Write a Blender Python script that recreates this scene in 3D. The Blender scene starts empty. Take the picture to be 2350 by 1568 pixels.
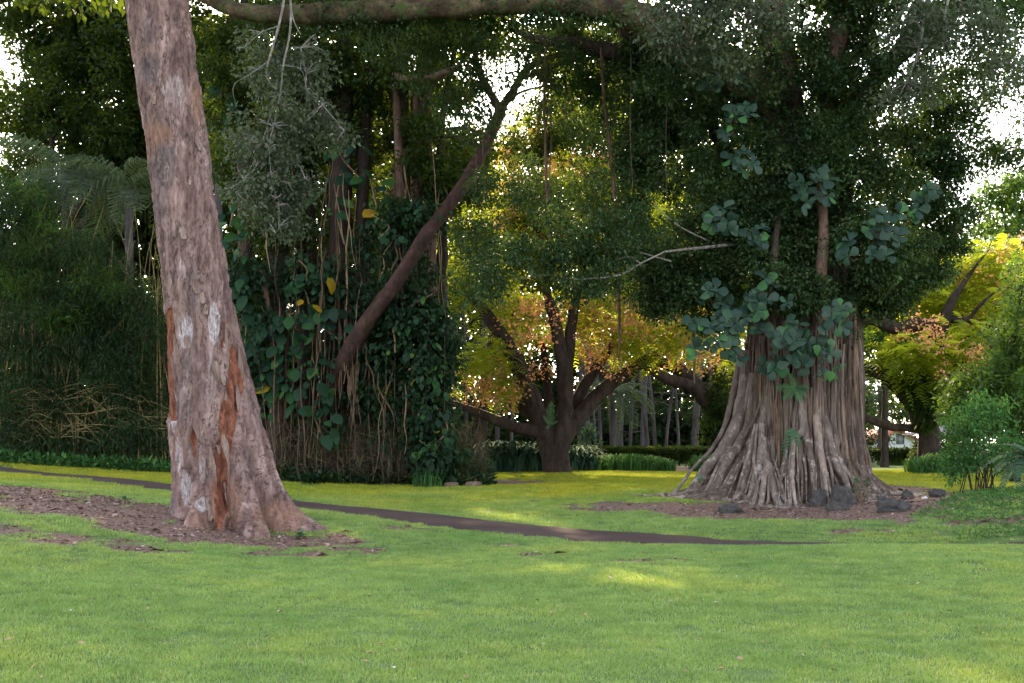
import bpy, math, random
import numpy as np
from mathutils import Vector, Matrix, Quaternion

# ---------------------------------------------------------------- camera, sky, sun, exposure
SC = bpy.context.scene
COL = SC.collection
FPX, CXP, HYP, EYE = 2800.0, 1175.0, 1010.0, 1.6
cam_d = bpy.data.cameras.new('camera')
cam = bpy.data.objects.new('camera', cam_d); COL.objects.link(cam)
cam.location = (0, 0, EYE); cam.rotation_euler = (math.radians(90), 0, 0)
cam_d.sensor_fit = 'HORIZONTAL'; cam_d.sensor_width = 36
cam_d.lens = 36 * FPX / 2350.0
cam_d.shift_y = (HYP - 784.0) / 2350.0
cam_d.clip_start = 0.1; cam_d.clip_end = 3000
SC.camera = cam

SUN_EL, SUN_AZ = math.radians(28), math.radians(-4)     # the sun stands behind the trees
world = bpy.data.worlds.new('World'); SC.world = world; world.use_nodes = True
wn = world.node_tree; bg = wn.nodes['Background']
sky = wn.nodes.new('ShaderNodeTexSky'); sky.sky_type = 'NISHITA'; sky.sun_disc = False
sky.sun_elevation = SUN_EL; sky.sun_rotation = SUN_AZ
sky.air_density = 1.0; sky.dust_density = 1.6; sky.ozone_density = 0.8
hz = wn.nodes.new('ShaderNodeHueSaturation'); hz.inputs['Saturation'].default_value = 0.42   # a thin white veil over the blue
wn.links.new(sky.outputs[0], hz.inputs['Color']); wn.links.new(hz.outputs[0], bg.inputs[0]); bg.inputs[1].default_value = 0.15
sun_d = bpy.data.lights.new('sun', 'SUN'); sun_d.energy = 2.9; sun_d.angle = math.radians(0.6)
sun_d.color = (1.0, 0.80, 0.50)
sun = bpy.data.objects.new('sun', sun_d); COL.objects.link(sun)
_s = Vector((math.sin(SUN_AZ) * math.cos(SUN_EL), math.cos(SUN_AZ) * math.cos(SUN_EL), math.sin(SUN_EL)))
sun.rotation_euler = (-_s).to_track_quat('-Z', 'Y').to_euler()
sun.location = _s * 200
SC.view_settings.view_transform = 'Standard'; SC.view_settings.look = 'None'
SC.view_settings.exposure = 2.6; SC.view_settings.gamma = 1.0
SC.cycles.use_denoising = True
SC.cycles.max_bounces = 7; SC.cycles.diffuse_bounces = 4; SC.cycles.glossy_bounces = 2
SC.cycles.transmission_bounces = 4; SC.cycles.sample_clamp_indirect = 4.0

# ---------------------------------------------------------------- helpers
def P(x, y, Y):
    return np.array([(x - CXP) * Y / FPX, Y, EYE - (y - HYP) * Y / FPX])
def PX(p):
    return CXP + p[..., 0] * FPX / p[..., 1], HYP - (p[..., 2] - EYE) * FPX / p[..., 1]

def nrm(v):
    return v / np.maximum(np.linalg.norm(v, axis=-1, keepdims=True), 1e-9)

_gr = np.random.default_rng(5)
_G = nrm(_gr.normal(size=(256, 3))); _PM = _gr.permutation(256); _PM = np.concatenate([_PM, _PM])
def pnoise(p):
    p = np.asarray(p, float); i = np.floor(p).astype(int); f = p - i; u = f * f * f * (f * (f * 6 - 15) + 10)
    i &= 255
    out = 0
    for dx in (0, 1):
        for dy in (0, 1):
            for dz in (0, 1):
                h = _PM[(_PM[(_PM[(i[..., 0] + dx) & 255] + i[..., 1] + dy) & 255] + i[..., 2] + dz) & 255]
                g = _G[h]
                d = g[..., 0] * (f[..., 0] - dx) + g[..., 1] * (f[..., 1] - dy) + g[..., 2] * (f[..., 2] - dz)
                w = (u[..., 0] if dx else 1 - u[..., 0]) * (u[..., 1] if dy else 1 - u[..., 1]) * (u[..., 2] if dz else 1 - u[..., 2])
                out = out + w * d
    return out * 1.6
def fbm(p, o=4, lac=2.03, gain=0.5):
    a, t, p = 1.0, 0, np.asarray(p, float)
    for k in range(o):
        t = t + a * pnoise(p + 17.3 * k); p = p * lac; a *= gain
    return t
def sstep(a, b, x):
    t = np.clip((x - a) / (b - a), 0, 1); return t * t * (3 - 2 * t)

def np_mesh(name, V, Fc, attrs=None, vattrs=None, smooth=False):
    """V (n,3), Fc (m,k) faces all with k corners; attrs: float per face; vattrs: rgb per vertex"""
    V = np.ascontiguousarray(V, dtype=np.float32); Fc = np.ascontiguousarray(Fc, dtype=np.int32)
    me = bpy.data.meshes.new(name); n, k = Fc.shape
    me.vertices.add(len(V)); me.vertices.foreach_set('co', V.ravel())
    me.loops.add(n * k); me.loops.foreach_set('vertex_index', Fc.ravel())
    me.polygons.add(n); me.polygons.foreach_set('loop_start', np.arange(0, n * k, k, dtype=np.int32))
    if smooth: me.polygons.foreach_set('use_smooth', np.ones(n, dtype=bool))
    for a, v in (attrs or {}).items():
        at = me.attributes.new(a, 'FLOAT', 'FACE'); at.data.foreach_set('value', np.ascontiguousarray(v, dtype=np.float32))
    for a, v in (vattrs or {}).items():
        at = me.attributes.new(a, 'FLOAT_COLOR', 'POINT')
        c = np.ones((len(V), 4), np.float32); c[:, :3] = v; at.data.foreach_set('color', c.ravel())
    me.update(calc_edges=True); me.validate()
    return me

def obj(name, me, m=None, parent=None, local=False):
    """link a mesh; vertices are world coordinates unless local"""
    o = bpy.data.objects.new(name, me); COL.objects.link(o)
    if m is not None and me is not None and len(me.materials) == 0: me.materials.append(m)
    if parent is not None:
        o.parent = parent
        if not local and parent.parent is None: o.location = -Vector(parent.location)
    return o
def tag(o, label=None, cat=None, group=None, kind=None):
    if label: o['label'] = label
    if cat: o['category'] = cat
    if group: o['group'] = group
    if kind: o['kind'] = kind
    return o
def thing(name, label, cat, base, group=None):
    o = bpy.data.objects.new(name, None); COL.objects.link(o)
    o.location = Vector([float(b) for b in base]); o.empty_display_size = 0.2
    return tag(o, label, cat, group)
def put(name, me, m, parent, pos, rot, scale=1.0):
    """a part in its own coordinates; pos is a world position, parent an unrotated top-level object"""
    o = bpy.data.objects.new(name, me); COL.objects.link(o)
    if m is not None and len(me.materials) == 0: me.materials.append(m)
    o.parent = parent; o.location = Vector([float(a) for a in pos]) - (Vector(parent.location) if parent else Vector())
    o.rotation_mode = 'QUATERNION'; o.rotation_quaternion = rot; o.scale = (scale,) * 3
    return o
def aim(d, up=(0, 0, 1), roll=0.0):
    """rotation that sends local +X to d and local +Z near up"""
    x = Vector(d).normalized(); z = Vector(up); y = z.cross(x)
    if y.length < 1e-4: y = Vector((0, 1, 0)).cross(x)
    y.normalize(); z = x.cross(y)
    q = Matrix((x, y, z)).transposed().to_quaternion()
    return q @ Quaternion((1, 0, 0), roll)

def spline(pts, n):
    """Catmull-Rom through rows of pts (any number of columns)"""
    p = np.asarray(pts, float); m = len(p)
    if m == 2: 
        t = np.linspace(0, 1, n)[:, None]; return p[0] * (1 - t) + p[1] * t
    q = np.vstack([2 * p[0] - p[1], p, 2 * p[-1] - p[-2]])
    t = np.linspace(0, m - 1 - 1e-9, n); i = t.astype(int); f = (t - i)[:, None]
    a, b, c, d = q[i], q[i + 1], q[i + 2], q[i + 3]
    return 0.5 * (2 * b + (c - a) * f + (2 * a - 5 * b + 4 * c - d) * f * f + (3 * b - a - 3 * c + d) * f ** 3)

def tube_arrays(c, r, seg=8, rough=0.0, rscale=4.0, flat=1.0):
    c = np.asarray(c, float); n = len(c); r = np.broadcast_to(np.asarray(r, float), (n,))
    T = nrm(np.gradient(c, axis=0)); N = np.zeros_like(T)
    ref = np.array([0, 1, 0.0]) if abs(T[0, 1]) < 0.9 else np.array([1.0, 0, 0])
    v = ref - T[0] * (ref @ T[0]); N[0] = v / np.linalg.norm(v)
    for k in range(1, n):
        v = N[k - 1] - T[k] * (N[k - 1] @ T[k]); N[k] = v / max(np.linalg.norm(v), 1e-9)
    B = np.cross(T, N); a = np.linspace(0, 2 * np.pi, seg, endpoint=False)
    ring = np.cos(a)[None, :, None] * N[:, None, :] + np.sin(a)[None, :, None] * B[:, None, :] * flat
    V = c[:, None, :] + ring * r[:, None, None]
    if rough:
        V = V + ring * (rough * r[:, None] * fbm(V * rscale, 3))[:, :, None]
    V = V.reshape(-1, 3)
    i = np.arange(n - 1)[:, None] * seg; j = np.arange(seg)[None, :]; j2 = (j + 1) % seg
    Fq = np.stack([i + j, i + j2, i + seg + j2, i + seg + j], -1).reshape(-1, 4)
    return V, Fq
class MB:
    """collects quad arrays into one mesh"""
    def __init__(s): s.V, s.F, s.A, s.n = [], [], [], 0
    def add(s, V, Fq, rnd=0.5):
        s.V.append(V); s.F.append(Fq + s.n); s.n += len(V); s.A.append(np.broadcast_to(np.asarray(rnd, float), (len(Fq),)))
        return s
    def tube(s, pts, n=12, seg=8, rough=0.0, rscale=4.0, rnd=0.5, flat=1.0):
        """pts rows: x y z r"""
        q = spline(pts, n); V, Fq = tube_arrays(q[:, :3], np.maximum(q[:, 3], 1e-4), seg, rough, rscale, flat)
        return s.add(V, Fq, rnd)
    def mesh(s, name, smooth=True):
        return np_mesh(name, np.vstack(s.V), np.vstack(s.F), {'rnd': np.concatenate(s.A)}, smooth=smooth)
    def build(s, name, m, parent=None, smooth=True): return obj(name, s.mesh(name, smooth), m, parent)
def pxtube(pts, Y=None):
    """rows x y Y r(m) in picture units -> x y z r"""
    return np.array([list(P(a[0], a[1], a[2])) + [a[3]] for a in pts])

def leaf_quads(C, D, L, W, rng, fold=0.18, upbias=0.8):
    n = len(C); D = nrm(D); up = rng.normal(size=(n, 3)) * (1.1 - upbias); up[:, 2] += upbias
    sd = nrm(np.cross(D, up)); nn = np.cross(sd, D)
    L = np.broadcast_to(L, (n,))[:, None]; W = np.broadcast_to(W, (n,))[:, None]
    V = np.stack([C, C + D * L * 0.42 + sd * W * 0.5 + nn * fold * W, C + D * L - nn * 0.10 * L, C + D * L * 0.42 - sd * W * 0.5 + nn * fold * W], 1)
    return V.reshape(-1, 3), np.arange(n * 4).reshape(-1, 4)

def clumps(blobs, rng, clump=0.45, per=50, shell=0.35, droop=0.25, flatz=0.75, void=None):
    """blobs rows: x y Y rx_px ry_px rdepth_m count -> leaf bases, directions, clump ids"""
    CC = []
    for (x, y, Y, rx, ry, rd, n) in blobs:
        n = int(n); c = P(x, y, Y); d = nrm(rng.normal(size=(n, 3))); u = (shell ** 3 + (1 - shell ** 3) * rng.random(n)) ** (1 / 3)
        CC.append(c + d * u[:, None] * np.array([rx * Y / FPX, rd, ry * Y / FPX]))
    CC = np.vstack(CC)
    if void is not None:   # boughs with hollows between them
        CC = CC[fbm(CC * np.array([0.75, 0.75, 1.25]) + 3.7, 2) > void]
    m = len(CC); cs = clump * rng.uniform(0.6, 1.3, m)
    idx = np.repeat(np.arange(m), per); n = len(idx)
    d = nrm(rng.normal(size=(n, 3))); u = rng.random(n) ** 0.5
    off = d * (u * cs[idx])[:, None] * np.array([1, 1, flatz])
    D = d * 0.7 + rng.normal(size=(n, 3)) * 0.55; D[:, 2] -= droop
    return CC[idx] + off, nrm(D), idx, CC

# ---------------------------------------------------------------- materials
def new_mat(name):
    m = bpy.data.materials.new(name); m.use_nodes = True; nt = m.node_tree; return m, nt, nt.nodes['Principled BSDF']
def N(nt, typ, **kw):
    n = nt.nodes.new(typ)
    for k, v in kw.items():
        if k.startswith('i_'): n.inputs[k[2:]].default_value = v
        else: setattr(n, k, v)
    return n
def ramp(nt, fac, stops, interp='LINEAR'):
    r = nt.nodes.new('ShaderNodeValToRGB'); r.color_ramp.interpolation = interp; e = r.color_ramp.elements
    while len(e) > 1: e.remove(e[-1])
    for k, (p, c) in enumerate(stops):
        x = e[0] if k == 0 else e.new(p)
        x.position = p; x.color = (c, c, c, 1) if isinstance(c, (int, float)) else (*c, 1)
    if fac is not None: nt.links.new(fac, r.inputs[0])
    return r.outputs[0]
def noise(nt, vec, scale, detail=4, rough=0.55, dist=0.0):
    n = N(nt, 'ShaderNodeTexNoise'); n.inputs['Scale'].default_value = scale; n.inputs['Detail'].default_value = detail
    n.inputs['Roughness'].default_value = rough; n.inputs['Distortion'].default_value = dist
    if vec is not None: nt.links.new(vec, n.inputs['Vector'])
    return n.outputs['Fac']
def mixc(nt, fac, a, b, mode='MIX'):
    n = N(nt, 'ShaderNodeMix', data_type='RGBA', blend_type=mode)
    for s, v in ((n.inputs[0], fac), (n.inputs[6], a), (n.inputs[7], b)):
        if hasattr(v, 'default_value') or hasattr(v, 'links'): nt.links.new(v, s)
        else: s.default_value = v if isinstance(v, (int, float)) else (*v, 1)
    return n.outputs[2]
def math_n(nt, op, a, b=None):
    n = N(nt, 'ShaderNodeMath', operation=op)
    for k, v in enumerate((a, b)):
        if v is None: continue
        if isinstance(v, (int, float)): n.inputs[k].default_value = v
        else: nt.links.new(v, n.inputs[k])
    return n.outputs[0]
def wpos(nt, scale=(1, 1, 1)):
    g = N(nt, 'ShaderNodeNewGeometry'); mp = N(nt, 'ShaderNodeMapping'); mp.inputs['Scale'].default_value = scale
    nt.links.new(g.outputs['Position'], mp.inputs['Vector']); return mp.outputs[0]
def bump(nt, b, h, strength=0.5, dist=0.02):
    n = N(nt, 'ShaderNodeBump'); n.inputs['Strength'].default_value = strength; n.inputs['Distance'].default_value = dist
    nt.links.new(h, n.inputs['Height']); nt.links.new(n.outputs[0], b.inputs['Normal'])

def leaf_mat(name, stops, trans=(0.2, 0.3, 0.04), tf=0.3, rough=0.5, spec=0.35, hue_noise=None, objrnd=False):
    """stops: colours over the random value carried by each leaf"""
    m, nt, b = new_mat(name)
    if objrnd: f = N(nt, 'ShaderNodeObjectInfo').outputs['Random']
    else: f = N(nt, 'ShaderNodeAttribute', attribute_name='rnd').outputs['Fac']
    c = ramp(nt, f, stops)
    nz = noise(nt, wpos(nt), 0.9 if hue_noise is None else hue_noise, 3)
    c = mixc(nt, 1.0, c, ramp(nt, nz, [(0.3, (0.72, 0.74, 0.8)), (0.5, (1, 1, 1)), (0.72, (1.3, 1.25, 1.0))]), 'MULTIPLY')
    nt.links.new(c, b.inputs['Base Color']); b.inputs['Roughness'].default_value = rough
    b.inputs['Specular IOR Level'].default_value = spec
    t = N(nt, 'ShaderNodeBsdfTranslucent'); nt.links.new(mixc(nt, 0.65, c, trans), t.inputs[0])
    mx = N(nt, 'ShaderNodeMixShader'); mx.inputs[0].default_value = tf
    nt.links.new(b.outputs[0], mx.inputs[1]); nt.links.new(t.outputs[0], mx.inputs[2])
    nt.links.new(mx.outputs[0], nt.nodes['Material Output'].inputs[0])
    return m
def bark_mat(name, cols, zs=0.25, scale=6.0, bs=0.6, bd=0.02, rough=0.9, lichen=None, objvar=False):
    m, nt, b = new_mat(name); v = wpos(nt, (1, 1, zs))
    n1 = noise(nt, v, scale, 6, 0.65, 0.3); n2 = noise(nt, v, scale * 5, 5, 0.6)
    c = ramp(nt, n1, [(0.3, cols[0]), (0.5, cols[1]), (0.7, cols[2])])
    c = mixc(nt, 0.6, c, ramp(nt, n2, [(0.3, (0.45, 0.45, 0.45)), (0.6, (1.15, 1.15, 1.15))]), 'MULTIPLY')
    if objvar:
        c = mixc(nt, 1.0, c, ramp(nt, N(nt, 'ShaderNodeObjectInfo').outputs['Random'], [(0, (0.68, 0.64, 0.62)), (0.5, (1, 1, 1)), (1, (1.3, 1.24, 1.2))]), 'MULTIPLY')
    if lichen:
        n3 = noise(nt, wpos(nt), lichen[1], 6, 0.75)
        if len(lichen) > 3:   # lichen grows thicker near the damp ground
            g_ = N(nt, 'ShaderNodeSeparateXYZ'); nt.links.new(wpos(nt), g_.inputs[0]); n3 = math_n(nt, 'ADD', n3, ramp(nt, math_n(nt, 'MULTIPLY', g_.outputs[2], 0.4), [(0.0, lichen[3]), (0.9, 0.0)]))
        c = mixc(nt, ramp(nt, n3, [(lichen[2], 0.0), (lichen[2] + 0.06, 1.0)]), c, lichen[0])
    nt.links.new(c, b.inputs['Base Color']); b.inputs['Roughness'].default_value = rough
    b.inputs['Specular IOR Level'].default_value = 0.2
    bump(nt, b, mixc(nt, 0.5, n1, n2), bs, bd)
    return m
def plain_mat(name, col, rough=0.6, var=0.15, scale=8.0):
    m, nt, b = new_mat(name); n1 = noise(nt, wpos(nt), scale, 5)
    c = ramp(nt, n1, [(0.3, tuple(x * (1 - var) for x in col)), (0.7, tuple(min(1, x * (1 + var)) for x in col))])
    nt.links.new(c, b.inputs['Base Color']); b.inputs['Roughness'].default_value = rough
    return m
# ---------------------------------------------------------------- ground
DIP, B0, B1, D1 = 0.085, 0.0, 0.025, 0.17
CTRL = [(-4, 4, 0.0), (4, 4, 0.0), (0, -10, 0.0), (-10, -10, 0.3), (10, -10, 0.0), (0, 8, 0.0), (-4, 8, 0.06), (4, 8, 0.0),
        (-5, 13, 0.12), (0, 14, 0.0), (5, 14, 0.0), (11, 14, 0.02), (-40, 20, 1.6), (-40, 60, 1.5), (40, 25, 0.9), (40, 70, 0.3), (0, 75, 0.1),
        (20, 75, 0.12), (-20, 75, 0.5), (0, 130, 0.3), (45, 130, 0.5), (-45, 130, 0.9), (0, 400, 0.4), (-200, 300, 1), (200, 300, 1)]
for (x, y, Y) in [(595, 1236, 19.6), (740, 1222, 20), (390, 1168, 20.6), (300, 1262, 16.5), (0, 1200, 17), (0, 1115, 25), (200, 1150, 22), (150, 1240, 16.5),
                  (0, 1081, 38), (200, 1098, 34.5), (395, 1122, 31), (700, 1163, 26.5), (1000, 1194, 23.5), (1300, 1226, 21.8), (1500, 1240, 21),
                  (1700, 1250, 20.6), (2000, 1253, 20.4), (2350, 1255, 20.4), (1700, 1254, 18.3), (2000, 1253, 18.3), (2350, 1253, 18.3), (1400, 1262, 18.6),
                  (1300, 1208, 23.5), (1700, 1214, 22.6), (2000, 1220, 22.4), (1800, 1166, 27.2), (1530, 1152, 28), (1990, 1116, 31), (2100, 1134, 30),
                  (2250, 1128, 29), (2350, 1140, 24.5), (2300, 1205, 21.8), (1560, 1118, 33), (1060, 1140, 31), (1300, 1150, 29), (1200, 1112, 40), (1400, 1112, 38),
                  (1060, 1095, 48), (1265, 1086, 50), (1540, 1088, 48), (1750, 1088, 50), (2000, 1086, 46), (2190, 1110, 38), (660, 1106, 37), (900, 1121, 35.5),
                  (1090, 1119, 36), (0, 1060, 42), (395, 1086, 42), (1560, 1077, 60), (1300, 1076, 60), (2080, 1070, 60)]:
    CTRL.append(tuple(P(x, y, Y)))
CTRL = np.array(CTRL, float)
def _tp(r2): return np.where(r2 > 0, 0.5 * r2 * np.log(np.maximum(r2, 1e-12)), 0)
def _solve():
    A = CTRL[:, :2]; n = len(A); K = _tp(((A[:, None] - A[None]) ** 2).sum(-1)) + np.eye(n) * 0.6
    Q = np.hstack([np.ones((n, 1)), A]); M = np.block([[K, Q], [Q.T, np.zeros((3, 3))]])
    return np.linalg.solve(M, np.concatenate([CTRL[:, 2], np.zeros(3)]))
_W = _solve()
def H(X, Y):
    X = np.asarray(X, float); Y = np.asarray(Y, float); p = np.stack([X, Y], -1).reshape(-1, 2); out = np.empty(len(p))
    for s in range(0, len(p), 20000):
        q = p[s:s + 20000]; out[s:s + 20000] = _tp(((q[:, None] - CTRL[None, :, :2]) ** 2).sum(-1)) @ _W[:-3] + _W[-3] + q @ _W[-2:]
    out = out + 0.02 * pnoise(np.stack([p[:, 0] * 0.5, p[:, 1] * 0.5, 0 * p[:, 0]], -1)) * np.clip((60 - p[:, 1]) / 30, 0, 1)
    q = sstep(2.2, 4.6, p[:, 0]); out = out - (DIP + D1 * sstep(6.2, 8.6, p[:, 0])) * q * np.exp(-((p[:, 1] - 20.7) / 1.5) ** 2) + (B0 + B1 * sstep(4.6, 7.4, p[:, 0])) * q * np.exp(-((p[:, 1] - 18.0) / 1.3) ** 2)
    return out.reshape(X.shape)
def G(x, y, Y):
    """a picture point brought down to the ground under it at depth Y"""
    p = P(x, y, Y); p[2] = float(H(p[0], p[1])); return p

# path centre line and the bare patches, in plan
_pc = np.array([P(x, y, Y)[:2] for (x, y, Y) in [(-500, 1060, 47), (0, 1081, 38), (200, 1098, 34.5), (395, 1122, 31), (700, 1163, 26.5), (1000, 1194, 23.5), (1300, 1226, 21.8), (1500, 1240, 21), (1700, 1250, 20.6), (2000, 1253, 20.4), (2350, 1255, 20.4), (2900, 1257, 20.6)]])
PATH = spline(_pc, 260)
def path_dist(X, Y):
    p = np.stack([X, Y], -1); sh = p.shape[:-1]; p = p.reshape(-1, 2); out = np.empty(len(p))
    for s in range(0, len(p), 20000): out[s:s + 20000] = np.sqrt(((p[s:s + 20000, None] - PATH[None, ::2]) ** 2).sum(-1).min(1))
    return out.reshape(sh)
BARE = []   # x y of centre, radius x, radius y, strength
for (x, y, Y, rx, ry, s) in [(60, 1150, 21, 2.0, 3.4, .78), (200, 1170, 20.3, 1.7, 1.9, .80), (330, 1195, 19.4, 1.6, 1.6, .86), (430, 1215, 19.0, 1.2, 1.3, 0.85), (560, 1240, 19.0, 1.4, 1.0, 0.72),
                          (700, 1240, 19.2, 1.3, 0.9, 0.75), (780, 1270, 18.0, 0.9, 0.6, 0.6), (310, 1255, 16.8, 0.8, 0.8, 0.55), (60, 1215, 16.6, 1.2, 0.9, 0.55), (650, 1285, 17.4, 0.9, 0.5, 0.5), (30, 1125, 24, 1.6, 1.3, .9), (-150, 1130, 23, 2.2, 2.2, 1.0),
                          (1700, 1165, 26.2, 2.0, 1.9, 1.05), (1830, 1180, 25.9, 1.9, 1.9, 1.1), (1550, 1158, 27.0, 1.3, 1.0, .9), (1980, 1160, 25.8, 1.9, 2.4, 1.2), (2080, 1150, 26.8, 1.8, 2.0, 1.1), (1420, 1160, 27.4, 1.5, 1.0, 0.7), (2200, 1140, 28.6, 1.8, 1.0, 1.1),
                          (1800, 1140, 29.5, 2.6, 2.0, 1.2), (2040, 1125, 31, 1.3, 1.0, 0.9), (1400, 1165, 26.6, 1.2, 0.5, 0.62), (2270, 1190, 22.6, 0.9, 0.35, 0.62), (2120, 1195, 23.2, 0.7, 0.25, 0.6),
                          (1960, 1222, 22.6, 0.8, 0.3, 0.62), (1150, 1240, 19.4, 0.45, 0.4, 0.62), (930, 1215, 21.2, 0.6, 0.35, 0.62), (1250, 1265, 17.6, .5, .3, .5), (1480, 1290, 16.2, .9, .3, .45),
                          (850, 1085, 41.5, 7.0, 4.3, 1.3), (200, 1060, 47, 9, 4.2, 1.3), (-300, 1060, 47, 9, 5, 1.3), (1330, 1070, 62, 14, 9.0, 1.3), (2330, 1145, 25.0, 1.5, 1.6, 0.6), (2250, 1130, 29.5, 1.2, 0.5, 0.9)]:
    p = P(x, y, Y); BARE.append((p[0], p[1], rx, ry, s))
def bare(X, Y):
    b = np.zeros_like(X)
    for (cx, cy, rx, ry, s) in BARE:
        d = np.sqrt(((X - cx) / rx) ** 2 + ((Y - cy) / ry) ** 2); b = np.maximum(b, s * (1 - sstep(0.55, 1.25, d)))
    n = fbm(np.stack([X * 1.6, Y * 1.6, X * 0 + 3], -1), 4)
    return np.clip(sstep(0.30, 0.62, b + 0.5 * n * (b > 0.01) * (b < 1.15)), 0, 1)

ys = np.concatenate([np.linspace(-12, 6, 12), np.linspace(6.3, 34, 200), np.linspace(34.25, 62, 90), np.geomspace(63, 900, 40)])
us = np.linspace(-1, 1, 261); us = np.sign(us) * (0.5 * np.abs(us) + 0.5 * np.abs(us) ** 4)
GX = us[None, :] * (np.clip(ys, 14, None)[:, None] * 1.25 + 6); GY = np.broadcast_to(ys[:, None], GX.shape)
GZ = H(GX, GY); gb = bare(GX, GY)
gb = np.where(GY > 60, np.maximum(gb, 0.0), gb)
V = np.stack([GX, GY, GZ - 0.03 * gb * 0], -1).reshape(-1, 3)
nr, nc = GX.shape; i = np.arange(nr - 1)[:, None] * nc; j = np.arange(nc - 1)[None, :]
Fq = np.stack([i + j, i + j + 1, i + nc + j + 1, i + nc + j], -1).reshape(-1, 4)
m, nt, b = new_mat('ground_soil_and_turf')
at = N(nt, 'ShaderNodeAttribute', attribute_name='bare')
v = wpos(nt); n1 = noise(nt, v, 1.2, 5); n2 = noise(nt, v, 26, 6, 0.7); n3 = noise(nt, v, 90, 3)
turf = ramp(nt, n1, [(0.3, (0.075, 0.115, 0.035)), (0.55, (0.095, 0.145, 0.045)), (0.75, (0.13, 0.15, 0.055))])
soil = ramp(nt, n2, [(0.3, (0.075, 0.045, 0.035)), (0.5, (0.155, 0.098, 0.078)), (0.72, (0.27, 0.185, 0.15))])
sep = N(nt, 'ShaderNodeSeparateColor'); nt.links.new(at.outputs['Color'], sep.inputs[0])
nt.links.new(mixc(nt, sep.outputs[0], turf, soil), b.inputs['Base Color']); b.inputs['Roughness'].default_value = 0.95
b.inputs['Specular IOR Level'].default_value = 0.1
bump(nt, b, mixc(nt, 0.5, n2, n3), 0.9, 0.03)
MAT_GROUND = m
tag(obj('ground', np_mesh('ground', V, Fq, vattrs={'bare': np.stack([gb.ravel()] * 3, -1)}, smooth=True), m), 'rolling ground of lawn soil and bare earth under the trees', None, None, 'structure')

# ---- path
def path_mesh():
    n = len(PATH); t = nrm(np.gradient(PATH, axis=0)); nn = np.stack([-t[:, 1], t[:, 0]], -1); k = 13
    w = np.linspace(-1, 1, k); hw = 1.1
    ed = 0.07 * fbm(np.stack([PATH[:, 0] * 1.3, PATH[:, 1] * 1.3, PATH[:, 0] * 0], -1), 3)
    p = PATH[:, None, :] + nn[:, None, :] * w[None, :, None] * (hw + ed)[:, None, None]
    z = H(p[..., 0], p[..., 1]) + 0.016 + 0.012 * (1 - w[None, :] ** 2)
    z[:, 0] -= 0.03; z[:, -1] -= 0.03
    V = np.concatenate([p, z[..., None]], -1).reshape(-1, 3); i = np.arange(n - 1)[:, None] * k; j = np.arange(k - 1)[None, :]
    return np_mesh('path', V, np.stack([i + j, i + k + j, i + k + j + 1, i + j + 1], -1).reshape(-1, 4), smooth=True)
m, nt, b = new_mat('worn_asphalt'); v = wpos(nt)
n1 = noise(nt, v, 0.8, 4); n2 = noise(nt, v, 60, 4, 0.7); n3 = noise(nt, v, 9, 4, 0.7)
c = ramp(nt, n1, [(0.3, (0.052, 0.036, 0.035)), (0.7, (0.078, 0.056, 0.053))])
c = mixc(nt, 0.7, c, ramp(nt, n2, [(0.35, (0.6, 0.6, 0.6)), (0.65, (1.35, 1.3, 1.3))]), 'MULTIPLY')
c = mixc(nt, 0.6, c, ramp(nt, n3, [(0.35, (0.75, 0.7, 0.7)), (0.65, (1.2, 1.15, 1.1))]), 'MULTIPLY')
nt.links.new(c, b.inputs['Base Color']); b.inputs['Roughness'].default_value = 0.95; b.inputs['Specular IOR Level'].default_value = 0.06; bump(nt, b, n2, 0.5, 0.008)
tag(obj('path', path_mesh(), m), 'worn dark asphalt footpath curving across the lawn', None, None, 'structure')

# ---- grass blades: one uncountable mass, tufts set on points
def blade_tuft(seed, nb, rad, hmin, hmax, w):
    r = np.random.default_rng(seed); a = r.random(nb) * 2 * np.pi; d = rad * np.sqrt(r.random(nb))
    C = np.stack([d * np.cos(a), d * np.sin(a), np.zeros(nb)], -1); h = r.uniform(hmin, hmax, nb)
    ln = r.normal(size=(nb, 2)) * 0.5; sd = nrm(np.stack([r.normal(size=nb), r.normal(size=nb), np.zeros(nb)], -1))
    mid = C + np.stack([ln[:, 0] * h * 0.35, ln[:, 1] * h * 0.35, h * 0.6], -1); tip = C + np.stack([ln[:, 0] * h, ln[:, 1] * h, h], -1)
    V = np.stack([C - sd * w * 0.5, C + sd * w * 0.5, mid + sd * w * 0.45, tip, mid - sd * w * 0.45], 1).reshape(-1, 3)
    k = np.arange(nb)[:, None] * 5
    me = bpy.data.meshes.new('grass_tuft')
    faces = []
    for q in range(nb):
        faces.append((5 * q, 5 * q + 1, 5 * q + 2, 5 * q + 4)); faces.append((5 * q + 4, 5 * q + 2, 5 * q + 3))
    me.from_pydata(V.tolist(), [], faces); at = me.attributes.new('rnd', 'FLOAT', 'FACE')
    at.data.foreach_set('value', np.repeat(r.random(nb), 2).astype(np.float32)); me.update(); return me
m, nt, b = new_mat('grass_blades'); v = wpos(nt)
f = N(nt, 'ShaderNodeAttribute', attribute_name='rnd').outputs['Fac']
c = ramp(nt, f, [(0.0, (0.140, 0.240, 0.066)), (0.5, (0.195, 0.318, 0.098)), (0.88, (0.265, 0.38, 0.135)), (0.96, (0.40, 0.39, 0.21))])
n1 = noise(nt, v, 0.42, 4, 0.6); n2 = noise(nt, v, 2.6, 4, 0.6)
c = mixc(nt, 1.0, c, ramp(nt, n1, [(0.32, (0.68, 0.84, 0.80)), (0.5, (1, 1, 1)), (0.68, (1.4, 1.16, 0.9))]), 'MULTIPLY')
c = mixc(nt, 1.0, c, ramp(nt, n2, [(0.32, (0.66, 0.74, 0.74)), (0.5, (1, 1, 1)), (0.68, (1.25, 1.18, 1.1))]), 'MULTIPLY')
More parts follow.
